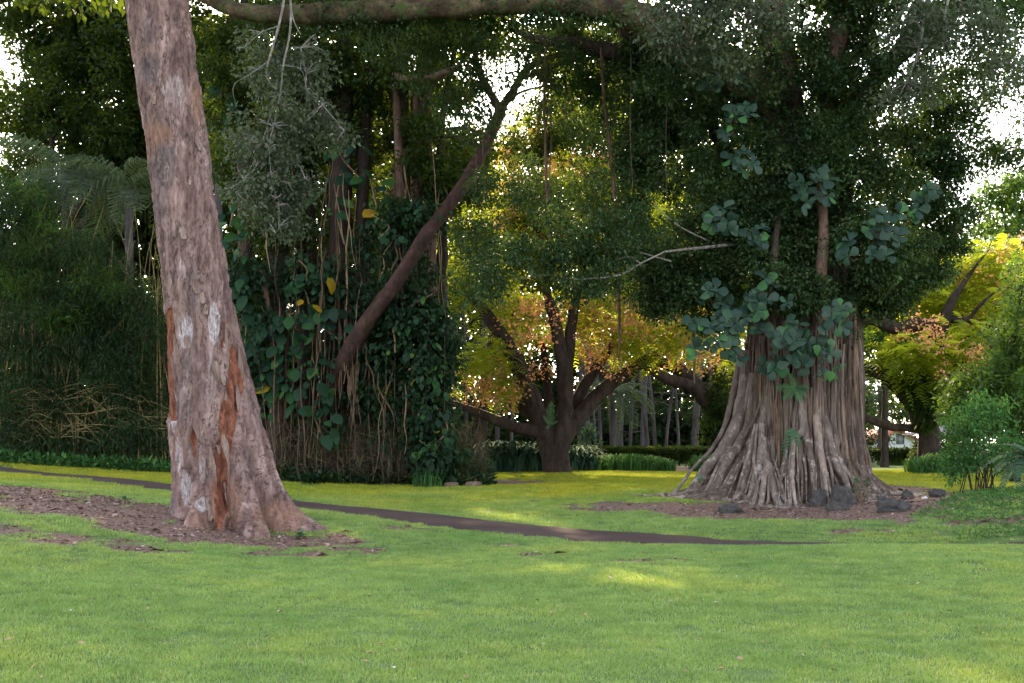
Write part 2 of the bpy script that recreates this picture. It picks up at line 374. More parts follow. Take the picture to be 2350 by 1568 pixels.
sx = N(nt, 'ShaderNodeSeparateXYZ'); nt.links.new(v, sx.inputs[0])   # sunlight on the lawn beyond the path, painted into the blade colour
dry = ramp(nt, math_n(nt, 'ADD', math_n(nt, 'MULTIPLY', sx.outputs[1], 0.02), math_n(nt, 'MULTIPLY', noise(nt, v, 0.25, 4), 0.35)), [(0.68, 0.0), (0.86, 1.0)])  # mask of the painted sunlight, rising with distance and noise
c = mixc(nt, dry, c, mixc(nt, 1.0, c, (1.45, 1.02, 0.35), 'MULTIPLY'))  # yellow sunlight painted into the blades where the mask is high
nt.links.new(c, b.inputs['Base Color']); b.inputs['Roughness'].default_value = 0.6; b.inputs['Specular IOR Level'].default_value = 0.1
t = N(nt, 'ShaderNodeBsdfTranslucent'); nt.links.new(mixc(nt, 0.6, c, (0.34, 0.38, 0.02)), t.inputs[0])
mx = N(nt, 'ShaderNodeMixShader'); mx.inputs[0].default_value = 0.35
nt.links.new(b.outputs[0], mx.inputs[1]); nt.links.new(t.outputs[0], mx.inputs[2]); nt.links.new(mx.outputs[0], nt.nodes['Material Output'].inputs[0])
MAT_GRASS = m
def grass():
    r = np.random.default_rng(11); pts = []
    for (y0, y1, dens, sc) in [(6.5, 12, 95, 1.0), (12, 20, 62, 1.15), (20, 30, 34, 1.45), (30, 52, 15, 2.1)]:
        n = int(dens * (y1 - y0) * (1.24 * (y0 + y1) / 2 + 4)); Y = y0 + (y1 - y0) * r.random(n); X = (r.random(n) * 2 - 1) * (0.62 * Y + 2)
        pts.append(np.stack([X, Y, np.full(n, sc)], -1))
    p = np.vstack(pts); X, Y = p[:, 0], p[:, 1]; bb = bare(X, Y); pd = path_dist(X, Y)
    keep = (r.random(len(p)) > bb * 1.02) & (pd > 1.04 + 0.10 * r.random(len(p)) + 0.22 * pnoise(np.stack([X * 1.7, Y * 1.7, X * 0 + 2], -1)))
    p = p[keep]; X, Y = p[:, 0], p[:, 1]; bb = bb[keep]; Z = H(X, Y)
    nn = pnoise(np.stack([X * 0.35, Y * 0.35, X * 0 + 9], -1)) + 0.6 * pnoise(np.stack([X * 2.2, Y * 2.2, X * 0 + 4], -1))
    sc = p[:, 2] * (1 + 0.22 * nn) * r.uniform(0.8, 1.15, len(p)) * (1 - 0.35 * bb)
    me = bpy.data.meshes.new('grass'); me.vertices.add(len(p)); me.vertices.foreach_set('co', np.stack([X, Y, Z - 0.004], -1).astype(np.float32).ravel())
    a = me.attributes.new('scl', 'FLOAT', 'POINT'); a.data.foreach_set('value', sc.astype(np.float32))
    a = me.attributes.new('rz', 'FLOAT', 'POINT'); a.data.foreach_set('value', (r.random(len(p)) * 6.28).astype(np.float32))
    me.update(); o = obj('grass', me); tag(o, 'short mown green grass covering the park lawn', None, None, 'stuff')
    tc = bpy.data.collections.new('tufts')
    for k in range(4):
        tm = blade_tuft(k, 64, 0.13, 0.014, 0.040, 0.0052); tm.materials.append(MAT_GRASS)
        tc.objects.link(bpy.data.objects.new('grass_tuft', tm))
    ng = bpy.data.node_groups.new('tufts_on_points', 'GeometryNodeTree')
    ng.interface.new_socket('Geometry', in_out='INPUT', socket_type='NodeSocketGeometry'); ng.interface.new_socket('Geometry', in_out='OUTPUT', socket_type='NodeSocketGeometry')
    gi = ng.nodes.new('NodeGroupInput'); go = ng.nodes.new('NodeGroupOutput'); ip = ng.nodes.new('GeometryNodeInstanceOnPoints')
    ci = ng.nodes.new('GeometryNodeCollectionInfo'); ci.inputs['Collection'].default_value = tc; ci.inputs['Separate Children'].default_value = True
    s = ng.nodes.new('GeometryNodeInputNamedAttribute'); s.data_type = 'FLOAT'; s.inputs[0].default_value = 'scl'
    z = ng.nodes.new('GeometryNodeInputNamedAttribute'); z.data_type = 'FLOAT'; z.inputs[0].default_value = 'rz'
    cx = ng.nodes.new('ShaderNodeCombineXYZ'); L = ng.links.new
    L(z.outputs[0], cx.inputs[2]); L(gi.outputs[0], ip.inputs['Points']); L(ci.outputs[0], ip.inputs['Instance']); ip.inputs['Pick Instance'].default_value = True
    L(cx.outputs[0], ip.inputs['Rotation']); L(s.outputs[0], ip.inputs['Scale']); L(ip.outputs[0], go.inputs[0])
    md = o.modifiers.new('tufts', 'NODES'); md.node_group = ng
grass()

# ---- bark mulch and litter on the bare patches
def litter():
    r = np.random.default_rng(3); n = 60000; Y = r.uniform(15, 33, n); X = (r.random(n) * 2 - 1) * 0.46 * Y
    keep = (r.random(n) < bare(X, Y) * 0.9) & (path_dist(X, Y) > 1.5); X, Y = X[keep], Y[keep]; n = len(X)
    a = r.random(n) * 6.28; d = np.stack([np.cos(a), np.sin(a), r.normal(size=n) * 0.15], -1)
    L = r.uniform(0.03, 0.10, n) * np.where(r.random(n) > 0.97, 2.6, 1); C = np.stack([X, Y, H(X, Y) + r.uniform(0.004, 0.02, n)], -1)
    V, Fq = leaf_quads(C, d, L, L * r.uniform(0.2, 0.5, n), r, 0.1, 0.8)
    m = leaf_mat('dry_litter', [(0, (0.07, 0.038, 0.03)), (0.4, (0.17, 0.105, 0.085)), (0.8, (0.29, 0.195, 0.16)), (1, (0.45, 0.36, 0.32))], (0.2, 0.12, 0.08), 0.05, 0.9, 0.05)
    tag(obj('bark_litter', np_mesh('bark_litter', V, Fq, {'rnd': r.random(n)}), m), 'brown bark chips and dry leaves on bare earth', None, None, 'stuff')
    n = 230; Y = 7 + 20 * r.random(n) ** 1.2; X = (r.random(n) * 2 - 1) * 0.43 * Y; keep = path_dist(X, Y) > 0.2; X, Y = X[keep], Y[keep]; n = len(X)
    a = r.random(n) * 6.28; d = np.stack([np.cos(a), np.sin(a), r.normal(size=n) * 0.3], -1); L = r.uniform(0.025, 0.07, n)
    V, Fq = leaf_quads(np.stack([X, Y, H(X, Y) + r.uniform(0.03, 0.05, n)], -1), d, L, L * r.uniform(0.3, 0.6, n), r, 0.25, 0.8)
    m = leaf_mat('fallen_leaf', [(0, (0.20, 0.12, 0.05)), (0.5, (0.36, 0.27, 0.15)), (0.8, (0.45, 0.22, 0.14)), (1, (0.6, 0.52, 0.5))], (0.3, 0.2, 0.1), 0.1, 0.7, 0.2)
    tag(obj('fallen_leaves', np_mesh('fallen_leaves', V, Fq, {'rnd': r.random(n)}), m), 'scattered dry fallen leaves and petals on the lawn', None, None, 'stuff')
litter()
# ---------------------------------------------------------------- leaf shapes shared by many parts
def broad_leaf(name, L, W, rows=7, shape='obovate', curl=0.18, crease=0.12, wave=0.0, seed=0):
    r = np.random.default_rng(seed); t = np.linspace(0, 1, rows); V = []
    if shape == 'obovate': w = np.sin(np.pi * np.clip(t, 0, 1) ** 1.55) ** 0.62 * (0.35 + 0.65 * t) ; w = w / w.max()
    elif shape == 'heart': w = np.where(t < 0.28, np.sqrt(np.clip(t / 0.28, 0, 1)), np.cos((t - 0.28) / 0.72 * np.pi / 2) ** 0.75)
    else: w = np.sin(np.pi * t ** 0.85)
    w[-1] = 0.03; w[0] = 0.06 if shape != 'heart' else 0.35
    for k in range(rows):
        x = t[k] * L; z = -curl * L * t[k] ** 2
        for s in (-1, -0.55, 0, 0.55, 1):
            back = -0.10 * L * abs(s) if (shape == 'heart' and k == 0) else 0
            V.append((x + back, s * w[k] * W / 2, z + crease * abs(s) * w[k] * W - crease * 0.9 * (abs(s) ** 2) * w[k] * W * (1.3 if k else 1) + wave * W * r.normal() * abs(s)))
    i = np.arange(rows - 1)[:, None] * 5; j = np.arange(4)[None, :]
    return np_mesh(name, np.array(V), np.stack([i + j, i + j + 1, i + 5 + j + 1, i + 5 + j], -1).reshape(-1, 4), smooth=True)
def lobed_leaf(name, L, W, pairs=7, curl=0.3):
    """deeply cut leaf: midrib blade with separate side lobes"""
    V, Fq = [], []
    def q(a): 
        n = len(V); V.extend(a); Fq.append((n, n + 1, n + 2, n + 3))
    def z(x): return -curl * L * (x / L) ** 2
    for k in range(pairs):
        x0 = L * (0.06 + 0.86 * k / pairs); x1 = x0 + L * 0.86 / pairs; hw = W * 0.05
        q([(x0, -hw, z(x0)), (x0, hw, z(x0)), (x1, hw, z(x1)), (x1, -hw, z(x1))])
        gap = 0.18 * L / pairs; ln = W * 0.5 * math.sin(math.pi * (0.18 + 0.76 * (k + 0.5) / pairs)) ** 0.7
        for s in (-1, 1):
            a = (x0 + gap, s * hw * .9, z(x0)); b_ = (x1 - gap, s * hw * .9, z(x1))
            tx = x1 + ln * 0.35
            m1 = (x0 + gap * 1.1 + ln * 0.24, s * (hw + ln * 0.55), z(x0) - 0.03 * ln); m2 = (x1 - gap * 1.1 + ln * 0.24, s * (hw + ln * 0.55), z(x1) - 0.03 * ln)
            t1 = (tx - 0.02 * L, s * (ln), z(tx) - 0.14 * ln); t2 = (tx, s * (ln * 0.99), z(tx) - 0.14 * ln)
            q([a, b_, m2, m1] if s > 0 else [b_, a, m1, m2]); q([m1, m2, t2, t1] if s > 0 else [m2, m1, t1, t2])
    x = L * 0.92; q([(x, -W * 0.07, z(x)), (x, W * 0.07, z(x)), (L, W * 0.01, z(L)), (L, -W * 0.01, z(L))])
    return np_mesh(name, np.array(V), np.array(Fq), smooth=False)
def frond(name, L, n, ll, lw, droop=0.5, ldroop=0.4, seed=0, vee=0.2, r0=0.012, rise=0.25):
    """pinnate palm or fern frond along +X"""
    r = np.random.default_rng(seed); B = MB(); t = np.linspace(0, 1, 10)
    def c(t): return np.stack([L * t * (1 - 0.18 * droop * t * t), 0 * t, L * (rise * t - (droop + rise * 0.4) * t ** 2.1)], -1)
    V, Fq = tube_arrays(c(t), r0 * (1 - 0.85 * t), 4); B.add(V, Fq, 0.15)
    tt = np.linspace(0.1, 0.99, n); cc = c(tt); tg = nrm(np.gradient(cc, axis=0))
    for s in (-1, 1):
        sd = np.array([0, s, 0.0]); ln = ll * np.sin(np.pi * (0.16 + 0.78 * tt)) ** 0.7
        D = nrm(sd + tg * 0.75 + np.array([0, 0, vee]) + r.normal(size=(n, 3)) * 0.09); mid = cc + D * (ln * 0.55)[:, None]
        D2 = nrm(D - np.array([0, 0, ldroop * 1.8])); tip = mid + D2 * (ln * 0.45)[:, None]; w = tg * (lw * 0.5)
        V = np.stack([cc - w * 0.5, cc + w * 0.5, mid + w, mid - w, tip + w * 0.1, tip - w * 0.1], 1).reshape(-1, 3); k = np.arange(n)[:, None] * 6
        B.add(V, np.vstack([k + np.array([0, 1, 2, 3]), k + np.array([3, 2, 4, 5])]), np.tile(r.random(n), 2))
    return B.mesh(name, smooth=False)

# ---------------------------------------------------------------- bark and leaf materials
BK_DARK = bark_mat('dark_bark', [(0.018, 0.012, 0.010), (0.040, 0.027, 0.021), (0.075, 0.052, 0.041)], 0.3, 5, 0.9, 0.03)
BK_BROWN = bark_mat('brown_bark', [(0.055, 0.033, 0.026), (0.115, 0.066, 0.05), (0.19, 0.12, 0.09)], 0.3, 6)
BK_RED = bark_mat('reddish_bark', [(0.022, 0.012, 0.010), (0.05, 0.026, 0.020), (0.085, 0.045, 0.034)], 0.6, 5, 0.8, 0.03)
BK_PALE = bark_mat('pale_twig_bark', [(0.10, 0.085, 0.07), (0.20, 0.175, 0.155), (0.34, 0.31, 0.28)], 0.5, 12, 0.3)
BK_MOSS = bark_mat('mossy_bark', [(0.022, 0.015, 0.010), (0.055, 0.038, 0.022), (0.15, 0.11, 0.065)], 1.0, 2.6, 1.0, 0.06, 0.9, ((0.05, 0.065, 0.02), 4.0, 0.52))
BK_GREY = bark_mat('grey_plantation_bark', [(0.055, 0.046, 0.046), (0.10, 0.084, 0.088), (0.17, 0.147, 0.155)], 0.2, 3)
BK_ROOT = bark_mat('banyan_root_bark', [(0.042, 0.029, 0.023), (0.108, 0.076, 0.060), (0.205, 0.153, 0.124)], 0.12, 8, 0.9, 0.025, 0.9, ((0.25, 0.205, 0.18), 5.5, 0.63, 0.08), True)
BK_FLARE = bark_mat('banyan_flare_bark', [(0.068, 0.050, 0.041), (0.145, 0.110, 0.092), (0.24, 0.19, 0.163)], 0.3, 6, 0.8, 0.02, 0.9, ((0.27, 0.225, 0.20), 5.5, 0.60, 0.10), True)
STRAND = bark_mat('aerial_root_strand', [(0.05, 0.03, 0.022), (0.11, 0.068, 0.045), (0.2, 0.13, 0.085)], 0.2, 8, 0.3)
VINE_TAN = bark_mat('tan_vine', [(0.12, 0.08, 0.045), (0.21, 0.145, 0.085), (0.32, 0.24, 0.15)], 0.3, 8, 0.3)
CANE = bark_mat('bamboo_cane', [(0.13, 0.10, 0.04), (0.24, 0.18, 0.08), (0.36, 0.28, 0.14)], 0.3, 8, 0.2)
LF_BANYAN = leaf_mat('banyan_leaf', [(0, (0.0098, 0.0262, 0.0123)), (0.35, (0.0205, 0.0443, 0.0180)), (0.6, (0.0369, 0.0705, 0.0279)), (0.85, (0.0640, 0.1025, 0.0426)), (0.97, (0.0984, 0.1353, 0.0410)), (1, (0.2050, 0.1804, 0.0205))], (0.14, 0.22, 0.02), 0.25, 0.50, 0.12)
LF_GREY = leaf_mat('pale_drooping_leaf', [(0, (0.0442, 0.0598, 0.0338)), (0.5, (0.0780, 0.0989, 0.0598)), (0.9, (0.1144, 0.1352, 0.0884)), (0.99, (0.1040, 0.1300, 0.0520)), (1, (0.2081, 0.1717, 0.0156))], (0.18, 0.25, 0.08), 0.25, 0.50, 0.12)
LF_DARK = leaf_mat('dark_tree_leaf', [(0, (0.0099, 0.0203, 0.0081)), (0.5, (0.0180, 0.0351, 0.0112)), (1, (0.0315, 0.0540, 0.0135))], (0.22, 0.30, 0.02), 0.30, 0.55, 0.12)
LF_BAMBOO = leaf_mat('bamboo_leaf', [(0, (0.0112, 0.0281, 0.0133)), (0.6, (0.0229, 0.0470, 0.0184)), (0.93, (0.0433, 0.0714, 0.0229)), (1, (0.1224, 0.0867, 0.0408))], (0.12, 0.22, 0.05), 0.25, 0.50, 0.12)
LF_FLAME = leaf_mat('flame_tree_leaf', [(0, (0.07, 0.13, 0.016)), (0.5, (0.12, 0.19, 0.02)), (1, (0.22, 0.25, 0.03))], (0.70, 0.72, 0.03), 0.6, 0.50, 0.12)
LF_BLOSSOM = leaf_mat('flame_tree_blossom', [(0, (0.45, 0.20, 0.06)), (0.5, (0.66, 0.29, 0.15)), (0.85, (0.74, 0.38, 0.28)), (1, (0.8, 0.5, 0.44))], (0.95, 0.45, 0.16), 0.55, 0.60, 0.12)
LF_WOOD = leaf_mat('far_wood_leaf', [(0, (0.0101, 0.0203, 0.0101)), (0.6, (0.0203, 0.0364, 0.0162)), (1, (0.0364, 0.0567, 0.0203))], (0.16, 0.25, 0.04), 0.3, 0.50, 0.12)
LF_MID = leaf_mat('mid_green_leaf', [(0, (0.0220, 0.0539, 0.0147)), (0.6, (0.0367, 0.0784, 0.0220)), (1, (0.0637, 0.1077, 0.0294))], (0.25, 0.40, 0.04), 0.4, 0.50, 0.12)
LF_POTHOS = leaf_mat('pothos_leaf', [(0, (0.0095, 0.0258, 0.0150)), (0.45, (0.0122, 0.0374, 0.0177)), (0.8, (0.0163, 0.0544, 0.0177)), (0.965, (0.0340, 0.0816, 0.0170)), (0.985, (0.04, 0.09, 0.018)), (0.995, (0.2856, 0.1700, 0.0136))], (0.06, 0.18, 0.02), 0.15, 0.50, 0.12, None, True)
LF_CLUSIA = leaf_mat('rosette_leaf', [(0, (0.0165, 0.0360, 0.0255)), (0.5, (0.0271, 0.0525, 0.0360)), (0.8, (0.0414, 0.0676, 0.0480)), (0.93, (0.0376, 0.0975, 0.0376)), (1, (0.0525, 0.1426, 0.0376))], (0.08, 0.2, 0.05), 0.12, 0.50, 0.12, None, True)
LF_DEEP = leaf_mat('deep_rosette_leaf', [(0, (0.0144, 0.0288, 0.0224)), (0.5, (0.0224, 0.0432, 0.0320)), (0.85, (0.0336, 0.0576, 0.0416)), (1, (0.0400, 0.1040, 0.0320))], (0.06, 0.16, 0.04), 0.12, 0.5, 0.12, None, True)
LF_PALM = leaf_mat('palm_leaf', [(0, (0.0375, 0.0638, 0.0413)), (0.6, (0.0675, 0.1013, 0.0638)), (1, (0.1500, 0.1800, 0.0900))], (0.25, 0.32, 0.08), 0.35, 0.50, 0.12)
LF_FERN = leaf_mat('fern_leaf', [(0, (0.04, 0.10, 0.05)), (0.6, (0.07, 0.15, 0.075)), (1, (0.11, 0.2, 0.09))], (0.2, 0.4, 0.1), 0.3, 0.50, 0.12, None, True)
LF_CYCAD = leaf_mat('cycad_leaf', [(0, (0.0240, 0.0600, 0.0384)), (0.6, (0.0440, 0.0880, 0.0576)), (1, (0.0720, 0.1200, 0.0800))], (0.1, 0.2, 0.08), 0.10, 0.85, 0.05)
LF_WEED = leaf_mat('weed_leaf', [(0, (0.03, 0.085, 0.03)), (0.6, (0.055, 0.135, 0.04)), (1, (0.10, 0.2, 0.06))], (0.15, 0.35, 0.05), 0.22, 0.85, 0.05)
LF_DRY = leaf_mat('dry_stalk', [(0, (0.0385, 0.0303, 0.0193)), (0.6, (0.0770, 0.0605, 0.0358)), (1, (0.1320, 0.1045, 0.0605))], (0.2, 0.16, 0.08), 0.15, 0.70, 0.12)

def foliage_mesh(name, blobs, seed, L, W, clump, per, **kw):
    r = np.random.default_rng(seed); up = kw.pop('upbias', 0.75); C, D, idx, CC = clumps(blobs, r, clump, per, **kw); n = len(C)
    l = L * r.uniform(0.6, 1.3, n); V, Fq = leaf_quads(C, D, l, l * (W / L) * r.uniform(0.8, 1.2, n), r, upbias=up)
    ct = r.random(len(CC))[idx]
    return np_mesh(name, V, Fq, {'rnd': np.clip(0.55 * r.random(n) + 0.45 * ct, 0, 1)})
def twig_mesh(name, blobs, seed, clump, per, roots, r0=0.007, **kw):
    r = np.random.default_rng(seed); CC = clumps(blobs, r, clump, per, **kw)[3]; B = MB(); twigs(B, CC, r, roots, r0, 6); return B.mesh(name)
def twigs(B, CC, rng, roots, r0=0.012, n=6):
    """thin branches from the nearest root point to each clump centre"""
    roots = np.asarray(roots)
    for c in CC:
        d = np.linalg.norm(roots - c, axis=1); a = roots[d.argmin()]
        m = (a + c) / 2 + rng.normal(size=3) * 0.12 * np.linalg.norm(c - a); m[2] += 0.05
        B.tube([[*a, r0 * 2], [*m, r0 * 1.3], [*c, r0 * 0.4]], n, 4)

# ================================================================ the big leaning tree with flaking bark
def leaning_tree():
    Yc = 20.6; base = G(530, 1215, Yc)
    T = thing('leaning_tree', 'massive pinkish brown leaning trunk with flaking bark and orange scars near the path', 'tree', base)
    tab = np.array([(-700, 262, 66), (-300, 320, 70), (0, 359, 73), (210, 390, 73.5), (420, 418, 73), (629, 446, 77), (720, 458, 82), (868, 480, 100), (1000, 500, 112), (1078, 514, 118), (1161, 528, 128), (1215, 536, 136), (1300, 540, 142)])
    nv, nu = 430, 230
    yv = np.concatenate([np.linspace(1300, 1000, 150), np.linspace(999, -20, 240), np.linspace(-30, -700, 40)]); nv = len(yv)
    q = np.stack([np.interp(yv, tab[:, 0], tab[:, 1]), np.interp(yv, tab[:, 0], tab[:, 2])], -1)
    k = np.ones(15) / 15; qp = np.vstack([np.repeat(q[:1], 7, 0), q, np.repeat(q[-1:], 7, 0)])
    q = np.stack([np.convolve(qp[:, 0], k, 'valid'), np.convolve(qp[:, 1], k, 'valid')], -1)
    s = Yc / FPX; cx = (q[:, 0] - CXP) * s; z = EYE - (yv - HYP) * s; hw = q[:, 1] * s
    th = np.linspace(0, 2 * np.pi, nu, endpoint=False); gz = z - base[2]
    r = (hw[:, None] - 0.075) * np.ones(nu)[None]
    def lobe(a, w, A, hs, p=1.0):
        d = np.angle(np.exp(1j * (th - math.radians(a)))); g = np.exp(-(d / math.radians(w)) ** 2)
        return A * g[None] * np.exp(-np.clip(gz + 0.12, 0, None)[:, None] / hs) ** p
    r = r + lobe(-8, 17, 0.62, 0.30) + lobe(-22, 24, 0.12, 0.7) + lobe(-62, 13, 0.62, 0.42) + lobe(-92, 9, 0.2, 0.6) + lobe(-112, 11, 0.42, 0.40) + lobe(-150, 20, 0.20, 0.30) + lobe(175, 20, 0.16, 0.25) + lobe(70, 30, 0.4, 0.4) + lobe(120, 25, 0.3, 0.4)
    r = r - lobe(-80, 6, 0.32, 0.8) - lobe(-42, 6, 0.24, 0.9) - lobe(-98, 5, 0.30, 0.35) - lobe(-128, 7, 0.18, 0.9)
    # broad fluting up the trunk
    X = cx[:, None] + r * np.cos(th); Yy = Yc + r * np.sin(th) * 0.97; Z = z[:, None] + 0 * r
    p3 = np.stack([X, Yy, Z], -1)
    r = r + 0.030 * fbm(p3 * np.array([1.6, 1.6, 0.45]), 3)
    px, py = PX(np.stack([cx[:, None] + r * np.cos(th), Yc + r * np.sin(th) * 0.97, Z], -1))
    front = (np.sin(th) < 0.25)[None]
    wob = 3.6 * fbm(p3 * np.array([5, 5, 2.2]), 3)
    def seg(pts, soft=5):
        """mask of a strip: rows y x halfwidth in picture units"""
        a = np.array(pts, float); xx = np.interp(py, a[:, 0], a[:, 1]); w = np.interp(py, a[:, 0], a[:, 2], left=0, right=0)
        inside = (py > a[0, 0]) & (py < a[-1, 0])
        return np.where(front & inside, sstep(-soft, soft, w - np.abs(px - xx) + wob), 0)
    def spot(x, y, rx, ry, soft=0.35):
        d = np.sqrt(((px - x + wob) / rx) ** 2 + ((py - y + wob * 2) / ry) ** 2); return np.where(front, 1 - sstep(1 - soft, 1 + soft, d), 0)
    wound = np.maximum.reduce([seg([(795, 531, 2), (830, 535, 13), (868, 541, 19), (931, 528, 20), (994, 518, 20), (1078, 507, 18), (1161, 506, 15), (1215, 500, 9)]),
                               seg([(705, 395, 3), (730, 395, 15), (760, 389, 17), (840, 387, 14), (900, 390, 10), (965, 398, 6)]),
                               seg([(740, 513, 1), (770, 510, 4), (800, 508, 2)]), seg([(980, 447, 3), (1010, 444, 6), (1050, 446, 2)])])
    tinge = np.maximum.reduce([spot(371, 312, 26, 26), spot(446, 235, 12, 42), spot(352, 320, 20, 50) * 0.5, spot(515, 1160, 40, 60) * 0.8, spot(640, 1190, 60, 40) * 0.8, spot(460, 1195, 22, 22) * 0.8, spot(430, 30, 20, 60) * 0.5])
    pale = np.maximum.reduce([spot(428, 1120, 13, 42), spot(404, 950, 7, 48), spot(427, 757, 17, 40), spot(490, 745, 13, 50), spot(466, 1155, 14, 18), spot(398, 215, 30, 48) * 0.5, spot(415, 120, 26, 40) * 0.25, spot(478, 850, 12, 70) * 0.4, spot(415, 1045, 10, 45) * 0.7, spot(470, 1080, 10, 40) * 0.5, spot(455, 560, 12, 50) * 0.25, spot(470, 420, 12, 50) * 0.2])
    dark = np.maximum.reduce([spot(378, 372, 26, 60), spot(348, 163, 20, 32), spot(372, 470, 18, 50) * 0.7, spot(432, 800, 14, 70) * 0.6, spot(425, 920, 18, 60) * 0.55, spot(470, 1175, 16, 40) * 0.9, spot(395, 1160, 10, 26) * 0.8, spot(345, 70, 18, 40) * 0.6, spot(590, 940, 14, 50) * 0.35, spot(565, 1060, 12, 40) * 0.4, spot(440, 660, 14, 60) * 0.5])
    # bark plates: ridged vertical relief with flakes
    w3 = p3 + 0.06 * np.stack([fbm(p3 * 3 + 5, 2), fbm(p3 * 3 + 9, 2), fbm(p3 * 3 + 13, 2)], -1)
    n1 = fbm(w3 * np.array([9, 9, 1.9]), 4); n2 = fbm(w3 * np.array([24, 24, 4.5]) + 31, 3); n3 = fbm(p3 * np.array([3.2, 3.2, 1.1]) + 11, 2)
    step = sstep(0.02, 0.08, n1) * 0.022 + sstep(-0.32, -0.27, n1) * 0.022 + sstep(0.3, 0.35, n1) * 0.016
    ridg = (1 - np.abs(n2)) * 0.016
    smooth_zone = np.clip(pale * 0.8 + tinge * 0.3, 0, 1)
    d = (step * 0.9 + ridg * 1.2) * (1 - 0.8 * smooth_zone) + 0.02 * n3 - 0.055 * wound + 0.006 * n1 * wound
    r = r + d
    V = np.stack([cx[:, None] + r * np.cos(th), Yc + r * np.sin(th) * 0.97, Z], -1)
    i = np.arange(nv - 1)[:, None] * nu; j = np.arange(nu)[None]; j2 = (j + 1) % nu
    Fq = np.stack([i + j, i + j2, i + nu + j2, i + nu + j], -1).reshape(-1, 4)
    m, nt, b = new_mat('flaking_bark'); v = wpos(nt, (1, 1, 0.22)); vv = wpos(nt)
    at = N(nt, 'ShaderNodeAttribute', attribute_name='mask'); sp = N(nt, 'ShaderNodeSeparateColor'); nt.links.new(at.outputs['Color'], sp.inputs[0])
    at2 = N(nt, 'ShaderNodeAttribute', attribute_name='mask2'); sp2 = N(nt, 'ShaderNodeSeparateColor'); nt.links.new(at2.outputs['Color'], sp2.inputs[0])
    k1 = noise(nt, v, 5.5, 6, 0.65, 0.4); k2 = noise(nt, v, 34, 6, 0.7); k3 = noise(nt, vv, 1.3, 3); k4 = noise(nt, v, 14, 5, 0.6, 0.6)
    c = ramp(nt, k1, [(0.28, (0.066, 0.040, 0.036)), (0.44, (0.145, 0.092, 0.080)), (0.57, (0.225, 0.150, 0.132)), (0.72, (0.37, 0.275, 0.255))])
    c = mixc(nt, 0.55, c, ramp(nt, k4, [(0.36, (0.38, 0.34, 0.34)), (0.48, (1, 1, 1)), (0.66, (1.25, 1.22, 1.22))]), 'MULTIPLY')
    c = mixc(nt, 0.5, c, ramp(nt, k3, [(0.35, (0.58, 0.56, 0.58)), (0.65, (1.3, 1.22, 1.18))]), 'MULTIPLY')
    c = mixc(nt, ramp(nt, sp.outputs[2], [(0, 0), (1, 0.75)]), c, ramp(nt, k4, [(0.3, (0.05, 0.038, 0.04)), (0.7, (0.14, 0.11, 0.115))]))
    c = mixc(nt, ramp(nt, sp2.outputs[0], [(0, 0), (1, 0.6)]), c, ramp(nt, k4, [(0.3, (0.17, 0.085, 0.055)), (0.7, (0.27, 0.14, 0.09))]))
    pl = ramp(nt, math_n(nt, 'ADD', math_n(nt, 'MULTIPLY', sp.outputs[1], 0.62), math_n(nt, 'MULTIPLY', k4, 0.62)), [(0.54, 0.0), (0.63, 0.35), (0.80, 0.8)])
    c = mixc(nt, pl, c, ramp(nt, k2, [(0.38, (0.17, 0.13, 0.125)), (0.52, (0.34, 0.29, 0.29)), (0.75, (0.50, 0.46, 0.47))]))
    wd = ramp(nt, math_n(nt, 'ADD', math_n(nt, 'MULTIPLY', sp.outputs[0], 0.75), math_n(nt, 'MULTIPLY', k4, 0.45)), [(0.50, 0.0), (0.66, 1.0)])
    c = mixc(nt, wd, c, ramp(nt, k4, [(0.3, (0.055, 0.020, 0.014)), (0.5, (0.145, 0.052, 0.032)), (0.72, (0.27, 0.112, 0.068))]))
    c = mixc(nt, 0.6, c, ramp(nt, k2, [(0.33, (0.62, 0.6, 0.6)), (0.62, (1.15, 1.15, 1.15))]), 'MULTIPLY')
    crk = ramp(nt, sp2.outputs[1], [(0.0, 0.0), (1.0, 0.85)])
    c = mixc(nt, crk, c, (0.05, 0.033, 0.03))
    nt.links.new(c, b.inputs['Base Color']); b.inputs['Roughness'].default_value = 0.9; b.inputs['Specular IOR Level'].default_value = 0.15
    bump(nt, b, mixc(nt, 0.5, k2, k4), 0.7, 0.02)
    crack = np.where(np.abs(n1 + 0.29) < 0.05, 1, 0) * (n3 > -0.35) + np.where(np.abs(n1 - 0.06) < 0.03, 0.8, 0) * (n3 > -0.05)
    crack = np.clip(crack, 0, 1) * (1 - wound) * (1 - smooth_zone)
    me = np_mesh('trunk', V.reshape(-1, 3), Fq, vattrs={'mask': np.stack([wound, pale, dark], -1).reshape(-1, 3), 'mask2': np.stack([tinge, crack, 0 * tinge], -1).reshape(-1, 3)}, smooth=True)
    obj('trunk', me, m, T)
    # loose bark plates lifting off the trunk, mostly along the scars
    rr = np.random.default_rng(21); Vg = V
    fm = bark_mat('bark_plate', [(0.10, 0.062, 0.05), (0.19, 0.125, 0.103), (0.30, 0.22, 0.19)], 0.3, 9, 0.6, 0.01)
    spots = [(409, 740, 9, 50), (408, 830, 7, 60), (552, 850, 8, 60), (505, 880, 9, 50), (548, 930, 8, 45), (500, 990, 8, 50), (522, 1050, 8, 50), (488, 1080, 7, 50), (520, 1120, 8, 40), (455, 760, 12, 40), (430, 800, 9, 30), (505, 770, 8, 45), (520, 790, 6, 40), (470, 1000, 12, 20), (455, 975, 9, 30), (480, 1170, 14, 25), (415, 1010, 10, 16), (390, 880, 5, 60)]
